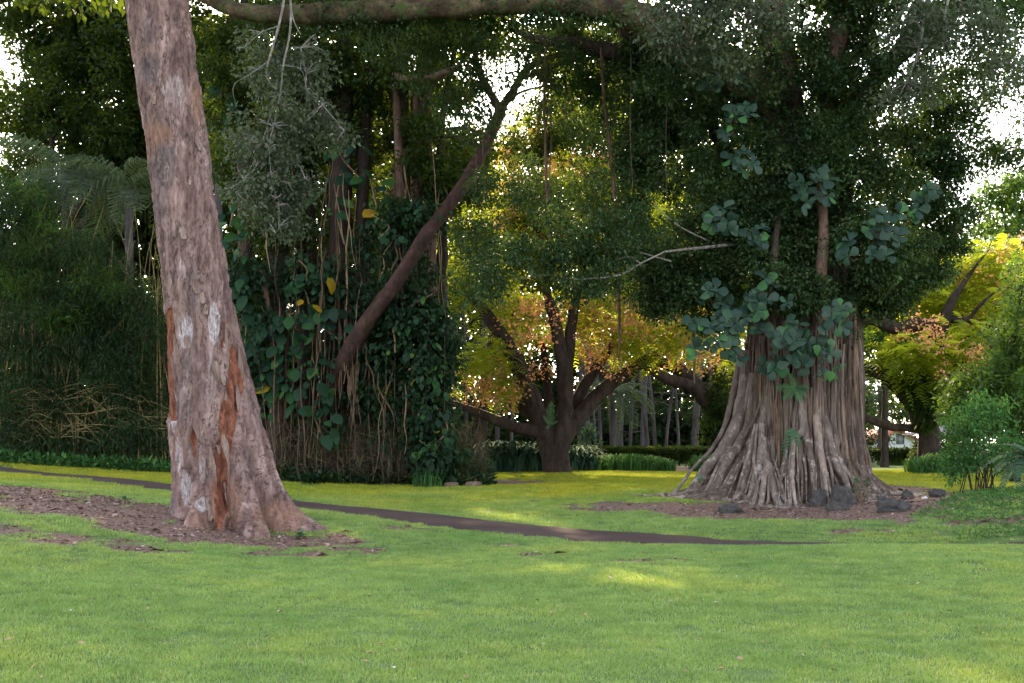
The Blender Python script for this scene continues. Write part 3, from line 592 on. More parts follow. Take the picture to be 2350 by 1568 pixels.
    for k in range(20): 
        yy = rr.uniform(30, 900); cc = np.interp(yy, tab[:, 0], tab[:, 1]); hh = np.interp(yy, tab[:, 0], tab[:, 2]); spots.append((cc + rr.uniform(-0.85, 0.85) * hh, yy, rr.uniform(4, 9), rr.uniform(10, 26)))
    pxf, pyf = PX(Vg); okf = np.broadcast_to((np.sin(th) < 0.1)[None], pxf.shape)
    for (x, y, w, h) in spots:
        dd = np.where(okf, (pxf - x) ** 2 + (pyf - y) ** 2, 1e9); a, bb = np.unravel_index(dd.argmin(), dd.shape)
        c0 = V[a, bb]; n0 = np.array([np.cos(th[bb]), np.sin(th[bb]), 0.05]); t0 = np.array([-np.sin(th[bb]), np.cos(th[bb]), 0]); u0 = np.array([rr.normal() * 0.08 - 0.12, 0, 1.0])
        nu_, nv_ = 4, 6; rows = []
        lift = rr.uniform(0.008, 0.022); end = rr.choice([-1, 1])
        for e in range(nv_):
            f = e / (nv_ - 1) * 2 - 1; ww = w * (1 - 0.55 * abs(f) ** 2) * (1 + 0.3 * rr.normal())
            for g in range(nu_):
                h_ = g / (nu_ - 1) * 2 - 1
                rows.append(c0 + t0 * h_ * ww * s + u0 * f * h * s + n0 * (0.006 + lift * max(0, f * end) ** 2 + 0.3 * lift * abs(h_) - 0.06 * (h_ * ww * s) ** 2 / 0.1))
        rows = np.array(rows); ii = np.arange(nv_ - 1)[:, None] * nu_; jj = np.arange(nu_ - 1)[None]; nq = len(rows)
        Fr = np.stack([ii + jj, ii + jj + 1, ii + nu_ + jj + 1, ii + nu_ + jj], -1).reshape(-1, 4)
        back = rows - n0 * 0.012
        obj('bark_plate', np_mesh('bark_plate', np.vstack([rows, back]), np.vstack([Fr, Fr[:, ::-1] + nq]), smooth=False), fm, T)
    # limbs and crown above the frame
    B = MB(); top = P(262, -690, Yc)
    for k, (dx, dy, dz) in enumerate([(-3, 1, 4), (2.5, 2, 4.5), (0.5, -2, 5), (-1.5, 3.5, 3.5)]):
        e = top + np.array([dx, dy, dz]); B.tube([[*top - np.array([0, 0, 0.3]), 0.33], [*(top * 0.55 + e * 0.45 + np.array([0, 0, 0.4])), 0.22], [*e, 0.08]], 10, 8, 0.1)
    B.build('limb', BK_BROWN, T)
    bl = [(230, -1150, 20.5, 420, 200, 3.2, 260), (420, -1050, 21.5, 260, 160, 2.5, 120), (60, -1050, 21.5, 260, 160, 2.5, 120)]
    obj('crown', foliage_mesh('crown', bl, 77, 0.26, 0.10, 0.6, 40), LF_MID, T)
    return T
LEAN = leaning_tree()
def seedling(name, label, cat, x, y, Y, h, n, size, mat, seed, z0=None, group=None):
    r = np.random.default_rng(seed); b0 = P(x, y, Y)
    if z0 is None: b0[2] = float(H(b0[0], b0[1]))
    T = thing(name, label, cat, b0, group); B = MB(); lm = broad_leaf('leaf', size, size * 0.5, 6, 'oval', 0.25)
    tips = []
    for k in range(n):
        a = r.random() * 6.28; e = b0 + np.array([math.cos(a) * h * 0.5 * r.random(), math.sin(a) * h * 0.5 * r.random(), h * r.uniform(0.35, 1.0)])
        B.tube([[*(b0 - np.array([0, 0, 0.02])), 0.006], [*((b0 + e) / 2 + r.normal(size=3) * 0.02), 0.005], [*e, 0.002]], 5, 4); tips.append(e)
    B.build('stem', VINE_TAN, T)
    for e in tips:
        for q in range(3):
            d = np.array([r.normal(), r.normal() - 0.3, 0.2 + 0.3 * r.random()]); put('leaf', lm, mat, T, e, aim(d), r.uniform(0.7, 1.2))
    return T
seedling('seedling', 'tiny green seedling sprouting from the bark low on the leaning trunk', 'seedling', 588, 1166, 19.93, 0.13, 4, 0.09, LF_FERN, 1, 0)
seedling('weed_clump', 'low bright green weed beside the right root of the leaning trunk', 'weed', 690, 1236, 19.4, 0.10, 12, 0.11, LF_FERN, 2)
seedling('weed_clump', 'dark green weed on the mulch left of the leaning trunk', 'weed', 285, 1172, 21.6, 0.12, 8, 0.12, LF_FERN, 3)
# ================================================================ the banyan
BX, BY = P(1838, 1000, 30)[0], 30.0
def banyan():
    base = np.array([BX, BY, float(H(BX, BY))])
    T = thing('banyan_tree', 'great banyan with fused aerial roots flaring over bare earth and a huge dark crown', 'tree', base)
    rng = np.random.default_rng(8)
    # fluted core
    nv, nu = 190, 420; z = np.linspace(base[2] - 0.4, 9.0, nv); th = np.linspace(0, 2 * np.pi, nu, endpoint=False); gz = z - base[2]
    r = np.interp(gz, [-0.4, 0, 0.5, 1.2, 3, 6, 9], [1.62, 1.52, 1.38, 1.27, 1.17, 1.02, 0.9])[:, None] * np.ones(nu)
    for k in range(110):
        a = rng.random() * 6.28; w = rng.uniform(0.018, 0.06); A = rng.uniform(0.05, 0.19); dr = rng.normal() * 0.025
        zt = rng.uniform(1.5, 9); wave = rng.uniform(0, 6.28)
        aa = a + dr * gz + 0.03 * np.sin(gz * rng.uniform(0.6, 1.8) + wave)
        d = np.angle(np.exp(1j * (th[None] - aa[:, None]))); r += A * np.exp(-(d / w) ** 2) * sstep(zt + 0.6, zt, gz)[:, None]
    for (a, A, w, hs) in [(186, 1.45, 6, .40), (197, 1.25, 6, .48), (209, 1.15, 5, .46), (222, .95, 5, .5), (235, .9, 5, .5), (249, .75, 5, .5), (262, .5, 4, .5), (276, .45, 4, .45), (289, .6, 4, .5), (303, .7, 5, .5), (318, .65, 5, .5), (334, .6, 5, .45), (352, .75, 6, .35), (20, .6, 8, .4), (60, .8, 8, .4), (100, .8, 8, .4), (140, .9, 8, .4), (165, 1.0, 7, .4)]:
        d = np.angle(np.exp(1j * (th - math.radians(a)))); w_ = math.radians(w) * (1 + 0.9 * np.clip(1 - gz / 1.2, 0, 1))[:, None] * .75
        r += A * np.exp(-(d[None] / w_) ** 2) * np.exp(-np.clip(gz + .05, 0, None) / hs)[:, None]
    p3 = np.stack([BX + r * np.cos(th), BY + r * np.sin(th), z[:, None] + 0 * r], -1)
    r += 0.035 * fbm(p3 * np.array([4, 4, 0.5]), 4)
    V = np.stack([BX + 0.02 * gz[:, None] + r * np.cos(th), BY + r * np.sin(th), z[:, None] + 0 * r], -1).reshape(-1, 3)
    i = np.arange(nv - 1)[:, None] * nu; j = np.arange(nu)[None]; j2 = (j + 1) % nu
    obj('trunk', np_mesh('trunk', V, np.stack([i + j, i + j2, i + nu + j2, i + nu + j], -1).reshape(-1, 4), smooth=True), BK_ROOT, T)
    def c8(x, y): return 1504 + 0.4377 * x, 611 + 0.4377 * y
    def surfY(X, extra=0.0):
        d = np.clip(1.36 ** 2 - (X - BX) ** 2, 0.02, None); return BY - math.sqrt(d) - extra
    # main flaring roots, traced where they run, each a root of its own
    main = [
        ([(480, 440), (470, 600), (455, 720), (420, 850), (350, 970), (270, 1060), (170, 1140), (30, 1205), (-60, 1232)], [.20, .21, .22, .22, .20, .18, .15, .10, .04], 0.9),
        ([(520, 560), (505, 720), (480, 850), (430, 950), (370, 1040), (290, 1130), (190, 1210), (90, 1250)], [.14, .15, .16, .16, .15, .14, .11, .04], 1.25),
        ([(600, 500), (592, 640), (575, 760), (540, 850), (490, 950), (450, 1040), (400, 1120), (350, 1180), (300, 1215)], [.10, .11, .12, .13, .13, .13, .12, .10, .04], 1.2),
        ([(548, 840), (520, 930), (500, 1020), (480, 1100), (430, 1180), (390, 1225)], [.09, .10, .10, .10, .09, .03], 1.5),
        ([(560, 830), (556, 920), (552, 1010), (530, 1100), (490, 1160), (420, 1222)], [.10, .11, .12, .13, .11, .04], 1.55),
        ([(570, 900), (575, 1000), (600, 1080), (645, 1130), (700, 1158)], [.08, .10, .12, .12, .05], 1.4),
        ([(590, 1060), (570, 1120), (548, 1180), (480, 1222), (440, 1240)], [.08, .09, .08, .06, .03], 1.75),
        ([(560, 1190), (600, 1180), (640, 1205), (610, 1230), (560, 1225)], [.05, .06, .06, .05, .03], 1.9),
        ([(722, 880), (722, 980), (716, 1080), (705, 1160), (684, 1252)], [.06, .07, .07, .06, .02], 1.55),
        ([(716, 1100), (740, 1170), (780, 1230)], [.05, .05, .02], 1.6),
        ([(770, 470), (772, 640), (772, 760), (785, 880), (812, 990), (828, 1080), (835, 1150)], [.13, .15, .16, .13, .12, .11, .07], 0.9),
        ([(850, 600), (845, 700), (848, 820), (862, 960), (884, 1080), (892, 1160), (876, 1245)], [.12, .13, .13, .11, .10, .08, .03], 1.1),
        ([(838, 660), (880, 780), (915, 920), (950, 1040), (990, 1110), (1035, 1160)], [.10, .12, .12, .12, .12, .06], 1.05),
        ([(885, 1080), (905, 1160), (915, 1235)], [.06, .06, .02], 1.45),
        ([(880, 430), (940, 560), (975, 720), (985, 880), (1000, 1000), (1030, 1090), (1095, 1140)], [.10, .11, .11, .11, .12, .12, .06], 0.55),
        ([(1020, 320), (1035, 560), (1045, 760), (1055, 920), (1070, 1060), (1110, 1135), (1170, 1150)], [.08, .09, .09, .10, .11, .10, .04], 0.1),
        ([(690, 520), (688, 700), (690, 850), (700, 960), (690, 1060), (660, 1120)], [.07, .08, .08, .08, .09, .04], 0.9),
        ([(640, 500), (645, 700), (640, 900), (635, 1050), (625, 1110)], [.07, .08, .08, .08, .05], 0.8),
        ([(930, 420), (925, 600), (940, 800), (955, 950), (960, 1080)], [.08, .09, .09, .09, .06], 0.75),
        ([(1060, 1080), (1130, 1140), (1230, 1160), (1350, 1172)], [.12, .11, .08, .03], 0.6),
        ([(760, 760), (775, 830), (770, 880), (745, 905)], [.09, .12, .12, .07], 1.15)]
    for pts, rad, ext in main:
        rows = []; n = len(pts)
        for k, ((x, y), rr_) in enumerate(zip(pts, rad)):
            dx, dy = c8(x, y); Y = 29; 
            for _ in range(3): Y = surfY((dx - CXP) * Y / FPX, 0)
            f = np.clip((y - 560) / 620, 0, 1); off = (dx - (1838)) / 150.0
            Y = Y - 0.04 - ext * f ** 1.8 + (0.5 * max(0, abs(off) - 1) * f)
            p = P(dx, dy, Y); g = float(H(p[0], p[1]))
            if y > 1125 or p[2] < g: p[2] = max(min(p[2], g + 0.4 * rr_), g - 0.3 * rr_) if y > 1125 else max(p[2], g)
            rows.append([*p, rr_ * 1.02])
        # ends dive into the soil
        e = np.array(rows[-1]); d = e[:3] - np.array(rows[-2][:3]); e2 = e.copy(); e2[:3] += d * 0.4; e2[2] = float(H(e2[0], e2[1])) - 0.12; e2[3] *= 0.5; rows.append(list(e2))
        rows = [[a_, b_, c_, d_ * 0.72] for (a_, b_, c_, d_) in rows]
        B = MB(); B.tube(rows, 60, 18, 0.20, 2.6); B.build('root', BK_FLARE if ext > 0.85 else BK_ROOT, T)
        for sg in (-1, 1, -2, 2):   # thinner strands fused along it
            ph = rng.random() * 6; off = .10 * sg + .05 * rng.normal(); rw = []
            for q, (a_, b_, c_, d_) in enumerate(rows):
                f = q / (len(rows) - 1); rw.append([a_ + off * (.5 + .9 * f) + .03 * math.sin(ph + q * 1.3), b_ + .05 * abs(sg) + .02 * math.cos(ph + q), c_, d_ * rng.uniform(.3, .5)])
            g_ = float(H(rw[-1][0], rw[-1][1])); rw[-1][2] = min(rw[-1][2], g_ - .05)
            B = MB(); B.tube(rw, 40, 9, 0.2, 4); B.build('root', BK_FLARE if ext > 0.85 else BK_ROOT, T)
    for k in range(34):   # thin surface roots creeping out over the soil
        a = math.radians(rng.uniform(172, 368)); r0_, r1_ = rng.uniform(1.9, 2.4), rng.uniform(2.7, 3.7); rows = []; w_ = rng.normal() * .25; rad0 = rng.uniform(.035, .08)
        for q in range(6):
            f = q / 5; rr_ = r0_ + (r1_ - r0_) * f; aa = a + w_ * f + .06 * math.sin(f * 7 + k); x_, y_ = BX + rr_ * math.cos(aa), BY + rr_ * math.sin(aa) * .95
            rows.append([x_, y_, float(H(x_, y_)) + rad0 * (.9 - 1.3 * f), rad0 * (1 - .8 * f)])
        B = MB(); B.tube(rows, 20, 7, .25, 5); B.build('surface_root', BK_FLARE, T)
    # slim fused strands between them
    for k in range(150):
        x = rng.uniform(470, 1062); y0 = rng.uniform(250, 640); y1 = rng.uniform(960, 1135); rr_ = rng.uniform(0.014, 0.055); rows = []; ph = rng.random() * 6; tw = rng.normal() * 24
        ex = rng.uniform(0.05, 0.22)
        for q in range(8):
            f = q / 7; y = y0 + (y1 - y0) * f; xx = x + tw * f + 9 * math.sin(f * 5 + ph) + (x - 766) * 0.10 * f ** 3
            dx, dy = c8(xx, y); Y = 29
            for _ in range(3): Y = surfY((dx - CXP) * Y / FPX)
            p = P(dx, dy, Y - ex - 0.35 * f ** 4); rows.append([*p, rr_ * (0.7 + 0.5 * f)])
        p = rows[-1].copy(); p[2] = float(H(p[0], p[1])) - 0.1; rows.append(p)
        B = MB(); B.tube(rows, 26, 7, 0.2, 5); B.build('aerial_root', BK_ROOT if k % 4 else STRAND, T)
    # limbs: the long mossy limb across the top, the dark one below it, and the ones inside the crown
    def limb(rows, n=40, seg=14, mat=BK_MOSS, rough=0.12, rs=2.5):
        B = MB(); B.tube(pxtube(rows), n, seg, rough, rs); return B.build('limb', mat, T)
    limb([(1790, 260, 30, .60), (1640, 140, 29, .48), (1500, 62, 28, .40), (1400, 18, 27.5, .34), (1250, 2, 27, .30), (1050, 12, 26.6, .26), (850, 26, 26.4, .25), (700, 34, 26.2, .22), (560, 26, 26, .17), (430, -20, 26, .10)], 70, 18, BK_MOSS, 0.16, 3)
    limb([(1780, 230, 30.5, .45), (1620, 150, 31, .34), (1500, 135, 31.5, .28), (1400, 118, 32, .22), (1320, 100, 32, .17), (1240, 92, 32.5, .12), (1180, 70, 33, .06)], 50, 14, BK_DARK)
    limb([(1500, 130, 31.5, .16), (1430, 70, 31.5, .13), (1405, 20, 31.5, .11), (1400, -60, 31.5, .08)], 20, 9, BK_DARK)
    limb([(1420, 118, 32, .12), (1480, 60, 32, .08), (1540, 10, 32, .05)], 16, 8, BK_DARK)
    limb([(1440, 112, 31.8, .14), (1500, 90, 31.8, .12), (1570, 100, 31.5, .10), (1700, 90, 31, .08)], 16, 8, BK_DARK)
    limb([(1820, 620, 29.5, .42), (1830, 400, 29.6, .40), (1800, 200, 29.6, .38), (1760, -40, 29.4, .34), (1700, -350, 29, .2)], 40, 14, BK_BROWN)
    limb([(1880, 640, 29.2, .30), (1892, 400, 29.2, .27), (1905, 180, 29.2, .25), (1960, -60, 29, .22), (2080, -350, 29, .12)], 40, 12, BK_BROWN)
    limb([(1886, 740, 28.45, .16), (1884, 640, 28.1, .14), (1890, 540, 27.9, .12), (1886, 450, 28.2, .10), (1880, 360, 28.9, .07), (1876, 280, 29.6, .02)], 30, 10, BK_BROWN)
    limb([(1780, 700, 28.4, .10), (1776, 600, 27.9, .09), (1784, 520, 28.2, .07), (1796, 440, 28.9, .04), (1800, 380, 29.5, .01)], 26, 9, BK_DARK)
    limb([(1930, 300, 29.6, .30), (2010, 180, 29.4, .24), (2110, 90, 29, .20), (2200, 20, 28.5, .16), (2330, -60, 28, .1)], 36, 12, BK_DARK)
    limb([(2040, 150, 29.3, .16), (2090, 60, 29, .12), (2120, -30, 28.8, .08)], 16, 8, BK_DARK)
    limb([(1760, 560, 29.6, .24), (1700, 420, 30, .2), (1640, 300, 30, .15), (1600, 150, 30, .1)], 24, 10, BK_DARK)
    # crown
    bl = [(a_, b_, c_, d_, e_, f_, g_ * 1.45) for (a_, b_, c_, d_, e_, f_, g_) in [(1800, 300, 30.2, 260, 260, 2.2, 170), (1640, 420, 29.3, 130, 190, 1.6, 120), (1940, 560, 28.9, 200, 105, 1.7, 120), (2070, 430, 30, 120, 150, 2.0, 95), (1700, 580, 28.9, 110, 80, 1.3, 45),
          (1600, 200, 29, 150, 130, 1.8, 70), (1800, 60, 29, 260, 120, 2.4, 110), (2040, 170, 28.5, 170, 150, 2.2, 85), (1510, 520, 30, 90, 130, 1.4, 55), (1900, 430, 28.7, 180, 150, 1.2, 90), (1760, 500, 28.7, 140, 100, 1.0, 60),
          (2170, 470, 30, 75, 75, 1.4, 34), (1990, 640, 29, 100, 60, 1.4, 45), (1850, 655, 28.5, 110, 34, 0.6, 40), (1720, 650, 28.6, 90, 40, .8, 30), (1570, 330, 29.5, 110, 120, 1.6, 60), (1540, 600, 30, 70, 60, 1.2, 36), (1600, 650, 29.3, 90, 45, 1.0, 36), (1480, 330, 30.5, 90, 90, 1.3, 44), (1420, 180, 33, 120, 70, 1.8, 60), (1520, 130, 32, 110, 80, 1.8, 60), (1380, 60, 33, 130, 50, 1.8, 50), (2140, 330, 30.5, 90, 120, 1.6, 60), (1960, 60, 30, 90, 70, 1.6, 40), (1850, 200, 31, 150, 130, 1.4, 70), (2000, 700, 29.4, 40, 34, .6, 14), (1960, 720, 28.7, 26, 40, .4, 9), (1690, 690, 28.9, 60, 30, .5, 12), (1540, 690, 29.6, 60, 40, .7, 18), (2110, 640, 29.6, 60, 44, .8, 20), (2180, 560, 29.8, 50, 50, .8, 18), (1610, 730, 29.4, 30, 40, .5, 9), (1830, 690, 28.2, 50, 24, .4, 9), (1830, 640, 27.9, 130, 40, .5, 30), (1890, 560, 27.7, 60, 60, .4, 14), (2060, 680, 29.5, 40, 40, .6, 12), (1830, 610, 28.4, 140, 50, .6, 50), (1500, 660, 30.2, 55, 50, 1.0, 16), (1640, 640, 29.4, 70, 70, 1.1, 34), (1500, 230, 30.5, 90, 110, 1.5, 36), (1420, 420, 30.5, 80, 90, 1.2, 26), (1880, 300, 28.4, 200, 160, 1.0, 70)]]
    obj('crown', foliage_mesh('crown', bl, 31, 0.105, 0.058, 0.42, 140, shell=0.15, void=-0.10), LF_BANYAN, T)
    bs = [(2200, 300, 30, 95, 110, 1.6, 42), (2290, 370, 30, 80, 45, 1.2, 22), (2240, 180, 29.5, 90, 60, 1.4, 24), (2120, 60, 28.6, 90, 60, 1.4, 18), (2310, 60, 27, 100, 80, 1.6, 40), (1960, 0, 28, 150, 60, 1.6, 40), (2350, 230, 29, 60, 60, 1.2, 14)]
    obj('crown_edge', foliage_mesh('crown_edge', bs, 32, 0.105, 0.06, 0.5, 90, shell=0.0), LF_BANYAN, T)
    up = [(1750, -260, 30, 520, 230, 5.5, 240), (2200, -200, 29, 420, 200, 4.5, 160), (1350, -230, 29, 420, 160, 4.0, 150), (900, -190, 27, 420, 130, 3.5, 130), (1800, -560, 30, 600, 200, 6, 150)]
    obj('crown_top', foliage_mesh('crown_top', up, 33, 0.30, 0.17, 0.8, 45), LF_BANYAN, T)
    # pale leafy sprays hanging nearest to the camera
    sp = [(1560, 50, 25.5, 110, 70, 1.0, 46), (1640, 110, 25.5, 110, 70, 1.0, 40), (1720, 40, 25.5, 120, 60, 1.0, 40), (2180, 60, 25, 170, 75, 1.0, 60), (2290, 150, 25, 60, 90, 0.8, 26), (2110, 190, 25.5, 60, 55, 0.8, 20), (2060, 230, 25.5, 40, 40, 0.6, 10), (1420, 540, 27.5, 110, 45, 0.8, 26), (1330, 590, 27.5, 120, 50, 0.9, 32), (1210, 590, 27.5, 90, 40, 0.8, 18), (1120, 640, 27.8, 70, 45, 0.8, 16), (1350, 660, 27.5, 120, 35, 0.8, 20), (1290, 520, 28, 80, 60, 0.8, 14), (1080, 240, 31, 120, 80, 1.5, 40), (1000, 130, 30, 200, 70, 1.6, 60), (1250, 150, 32, 120, 50, 1.4, 36), (1150, 30, 27.2, 330, 26, .6, 60), (760, 40, 26.6, 220, 26, .6, 44), (1420, 330, 33, 110, 100, 1.4, 44), (1320, 460, 33, 130, 70, 1.4, 44), (1180, 420, 34, 100, 80, 1.4, 30), (1440, 600, 31, 110, 60, 1.2, 34), (1110, 560, 33, 80, 70, 1.2, 26), (1330, 240, 33, 110, 60, 1.2, 24)]
    obj('hanging_foliage', foliage_mesh('hanging_foliage', sp[:7], 34, 0.105, 0.062, 0.36, 46, shell=0.0), LF_GREY, T)
    rts = [P(x, y, Y) for (x, y, Y) in ((1560, 110, 25.4), (1600, 60, 25.4), (1640, -10, 25.4), (2080, 190, 25.3), (2110, 110, 25.2), (2118, 40, 25.2), (2110, -30, 25.2), (2170, 110, 25.2), (2165, 60, 25.2), (2180, -20, 25.2), (2290, 60, 25.2), (2280, 150, 25.2), (1720, 20, 25.5), (2250, -20, 25.2))]
    obj('fine_twigs', twig_mesh('fine_twigs', sp[:7], 34, 0.36, 46, rts, shell=0.0), BK_PALE, T)['kind'] = 'stuff'
    obj('hanging_foliage', foliage_mesh('hanging_foliage', sp[7:], 35, 0.10, 0.055, 0.42, 85, shell=0.0, droop=0.5), LF_BANYAN, T)
    # bare pale branch reaching left out of the crown
    for rows in ([(1525, 578, 27.3, .016), (1470, 605, 27.3, .021), (1420, 632, 27.3, .022), (1350, 640, 27.4, .02), (1310, 640, 27.4, .017), (1260, 632, 27.5, .013), (1180, 640, 27.6, .008)],
                 [(1700, 560, 28.5, .045), (1600, 570, 28, .035), (1525, 578, 27.3, .026)],
                 [(1470, 605, 27.3, .016), (1440, 590, 27.3, .014), (1380, 610, 27.4, .006)], [(1230, 640, 27.6, .014), (1190, 610, 27.6, .01), (1130, 600, 27.8, .005)],
                 [(2080, 190, 25.3, .02), (2110, 110, 25.2, .026), (2118, 40, 25.2, .032), (2110, -30, 25.2, .04)], [(2170, 110, 25.2, .012), (2165, 60, 25.2, .02), (2180, -20, 25.2, .03)],
                 [(1560, 110, 25.4, .012), (1600, 60, 25.4, .02), (1640, -10, 25.4, .03)], [(1400, 560, 27.6, .006), (1470, 580, 27.6, .014), (1540, 600, 27.8, .02)], [(1500, 470, 28, .012), (1560, 520, 28.2, .016), (1640, 560, 28.6, .022)]):
        B = MB(); B.tube(pxtube(rows), 26, 7, 0.15, 6); B.build('branch', BK_PALE, T)
    # free-hanging aerial roots
    for rows in ([(1252, 90, 31.5, .018), (1249, 200, 31.5, .034), (1251, 320, 31.5, .036), (1254, 420, 31.5, .038), (1258, 490, 31.5, .03)], [(1262, 110, 31.6, .010), (1265, 300, 31.6, .014), (1258, 480, 31.6, .012)],
                 [(1378, 110, 31.4, .03), (1385, 220, 31.3, .034), (1400, 330, 31.2, .038), (1412, 460, 31.2, .042), (1418, 600, 31.2, .04), (1421, 720, 31.2, .04), (1423, 835, 31.2, .016)], [(1383, 130, 31.4, .014), (1393, 300, 31.3, .016), (1410, 480, 31.25, .016)],
                 [(1586, 560, 29.6, .03), (1588, 680, 29.6, .04), (1592, 800, 29.6, .042), (1594, 880, 29.6, .02)], [(1556, 190, 30, .02), (1560, 240, 30, .03), (1562, 300, 30, .02)], [(1580, 190, 30, .02), (1578, 260, 30, .03), (1582, 330, 30, .02)],
                 [(1959, 660, 28.9, .035), (1962, 760, 28.85, .045), (1960, 860, 28.8, .04), (1966, 940, 28.75, .03)]):
        B = MB(); B.tube(pxtube(rows), 40, 7, 0.35, 6); B.build('aerial_root', STRAND, T)
    rg = np.random.default_rng(4)
    for k in range(26):
        x = rg.uniform(1040, 1560); y = rg.uniform(20, 130); L = rg.uniform(80, 420); Y = rg.uniform(28, 32)
        rows = [(x + rg.normal() * 3, y + L * f, Y, 0.006) for f in (0, .3, .6, 1)]; B = MB(); B.tube(pxtube(rows), 10, 4); B.build('aerial_root', STRAND, T)
    return T
BANYAN = banyan()

def drooping_branch():
    b0 = P(640, 30, 25.8); T = thing('drooping_branch', 'pale twigged branch with grey green leaves hanging before the vine tree', 'branch', b0)
    W = [[(655, -40, 25, .03), (652, 0, 25, .03), (640, 60, 25, .028), (618, 135, 25, .022), (612, 175, 25, .014), (632, 205, 25, .012), (650, 245, 25, .007)],
         [(662, -40, 25.1, .032), (668, 20, 25.1, .03), (664, 85, 25.1, .026), (650, 150, 25.1, .02), (643, 215, 25.1, .014), (628, 290, 25, .012), (618, 330, 25, .010), (622, 400, 25, .009), (634, 455, 25, .004)],
         [(664, -30, 25.1, .02), (672, 40, 25.1, .015), (690, 80, 25.1, .007)], [(640, 60, 25, .014), (600, 75, 25, .009), (560, 110, 24.8, .004)], [(616, 140, 25, .012), (590, 160, 25, .008), (540, 190, 24.8, .003)],
         [(690, 110, 25.3, .012), (702, 170, 25.3, .012), (704, 205, 25.3, .01), (740, 240, 25.3, .007), (790, 300, 25.2, .003)], [(650, 150, 25.1, .01), (690, 160, 25.2, .008), (704, 200, 25.3, .006)],
         [(618, 340, 25, .009), (590, 380, 25, .008), (560, 410, 25, .006), (535, 430, 25, .003)], [(632, 215, 25, .006), (600, 330, 24.9, .005), (545, 445, 24.9, .003)], [(622, 400, 25, .006), (660, 420, 25, .005), (700, 410, 25, .002)], [(640, 470, 25, .006), (640, 520, 25, .004), (633, 535, 25, .002)]]
    W = [[(p[0], p[1], p[2] - 0.6, p[3] * 0.9) for p in rows] for rows in W]
    for rows in W:
        B = MB(); B.tube(pxtube(rows), 24, 6, 0.2, 8); B.build('twig', BK_PALE, T)
    bl = [(600, 130, 25, 70, 60, 0.7, 16), (700, 150, 25.3, 70, 60, 0.8, 20), (640, 250, 25, 110, 80, 0.9, 44), (730, 290, 25.2, 60, 60, 0.7, 16), (590, 330, 24.8, 80, 70, 0.8, 34), (650, 400, 25, 80, 70, 0.8, 38), (600, 450, 24.9, 80, 70, 0.7, 36), (650, 520, 25, 55, 50, 0.5, 14), (780, 310, 25.3, 40, 30, 0.5, 6), (660, 460, 25, 50, 50, .5, 14)]
    obj('leaves', foliage_mesh('leaves', bl, 41, 0.105, 0.062, 0.34, 42, shell=0.0, droop=0.35), LF_GREY, T)
    rts = [P(p[0], p[1], p[2]) for rows in W for p in rows]
    obj('fine_twigs', twig_mesh('fine_twigs', bl, 41, 0.34, 42, rts, 0.006, shell=0.0, droop=0.35), BK_PALE, T)['kind'] = 'stuff'
drooping_branch()

# ---- rosette-leaved shrubs growing on the banyan
CL = [broad_leaf('leaf', 0.28, 0.225, 7, 'obovate', c_, 0.22, 0.02, k) for k, c_ in enumerate((0.06, 0.28, 0.5))]
def rosette_shrub(label, items, Y, seed, size=1.0, mat=None):
    """items rows: x y spread_x spread_y rosettes"""
    r = np.random.default_rng(seed); c0 = P(items[0][0], items[0][1], Y + 0.5); T = thing('rosette_shrub', label, 'epiphyte', c0); B = MB(); nl = 0
    for (x, y, sx, sy, n) in items:
        for k in range(n):
            dx, dy = r.uniform(-1, 1), r.uniform(-1, 1); p = P(x + dx * sx, y + dy * sy, Y + r.uniform(-0.35, 0.35) - 0.3 * (1 - dx * dx))
            ax = np.array([dx * 0.5 + r.normal() * 0.3, -1.0, 0.45 + r.normal() * 0.35 - 0.3 * dy]); ax /= np.linalg.norm(ax)
            s0 = P(x + dx * sx * 0.5, y + dy * sy * 0.5 + 15, Y + 0.7); B.tube([[*s0, .018], [*(0.5 * s0 + 0.5 * p + np.array([0, 0, -0.08])), .015], [*(p - ax * 0.02), .009]], 7, 5)
            e1 = np.cross(ax, [0, 0, 1.0]); e1 /= np.linalg.norm(e1); e2 = np.cross(ax, e1); nl_ = r.integers(4, 7); a0 = r.random() * 6.28
            for q in range(nl_):
                a = a0 + q * 2.4; tilt = 0.25 + 0.75 * (1 - q / nl_) 
                d = ax * (1.15 - tilt) + (e1 * math.cos(a) + e2 * math.sin(a)) * (0.35 + tilt * 0.8); d[2] -= 0.10
                put('leaf', CL[r.integers(3)], mat or LF_CLUSIA, T, p - ax * 0.04 * q / nl_, aim(d, ax, r.normal() * 0.25), size * r.uniform(0.5, 1.2) * (0.8 + 0.3 * tilt)); nl += 1
    B.build('stem', BK_BROWN, T)
rosette_shrub('large grey green shrub of round paddle leaves skirting the banyan trunk', [(1660, 710, 70, 50, 9), (1745, 700, 70, 60, 9), (1800, 760, 100, 50, 11), (1870, 775, 60, 50, 9), (1935, 735, 26, 34, 4), (1640, 785, 55, 45, 8), (1750, 825, 80, 32, 7), (1860, 835, 45, 28, 4)], 27.45, 51, 1.0)
rosette_shrub('paddle leaved clump in the banyan crown just above its forking trunk', [(1860, 440, 50, 45, 9)], 27.0, 52, mat=LF_DEEP)
rosette_shrub('paddle leaved clump low at the right of the banyan crown', [(1990, 570, 45, 40, 6), (2040, 520, 55, 30, 4), (2010, 490, 20, 18, 1)], 26.9, 53, mat=LF_DEEP)
rosette_shrub('paddle leaved clump high on the right edge of the banyan crown', [(2080, 490, 25, 20, 3), (2130, 440, 22, 22, 3)], 27.6, 54, mat=LF_DEEP)
rosette_shrub('paddle leaved clump at the lower left of the banyan crown', [(1650, 500, 45, 25, 5), (1730, 540, 35, 28, 4)], 27.0, 55, mat=LF_DEEP)
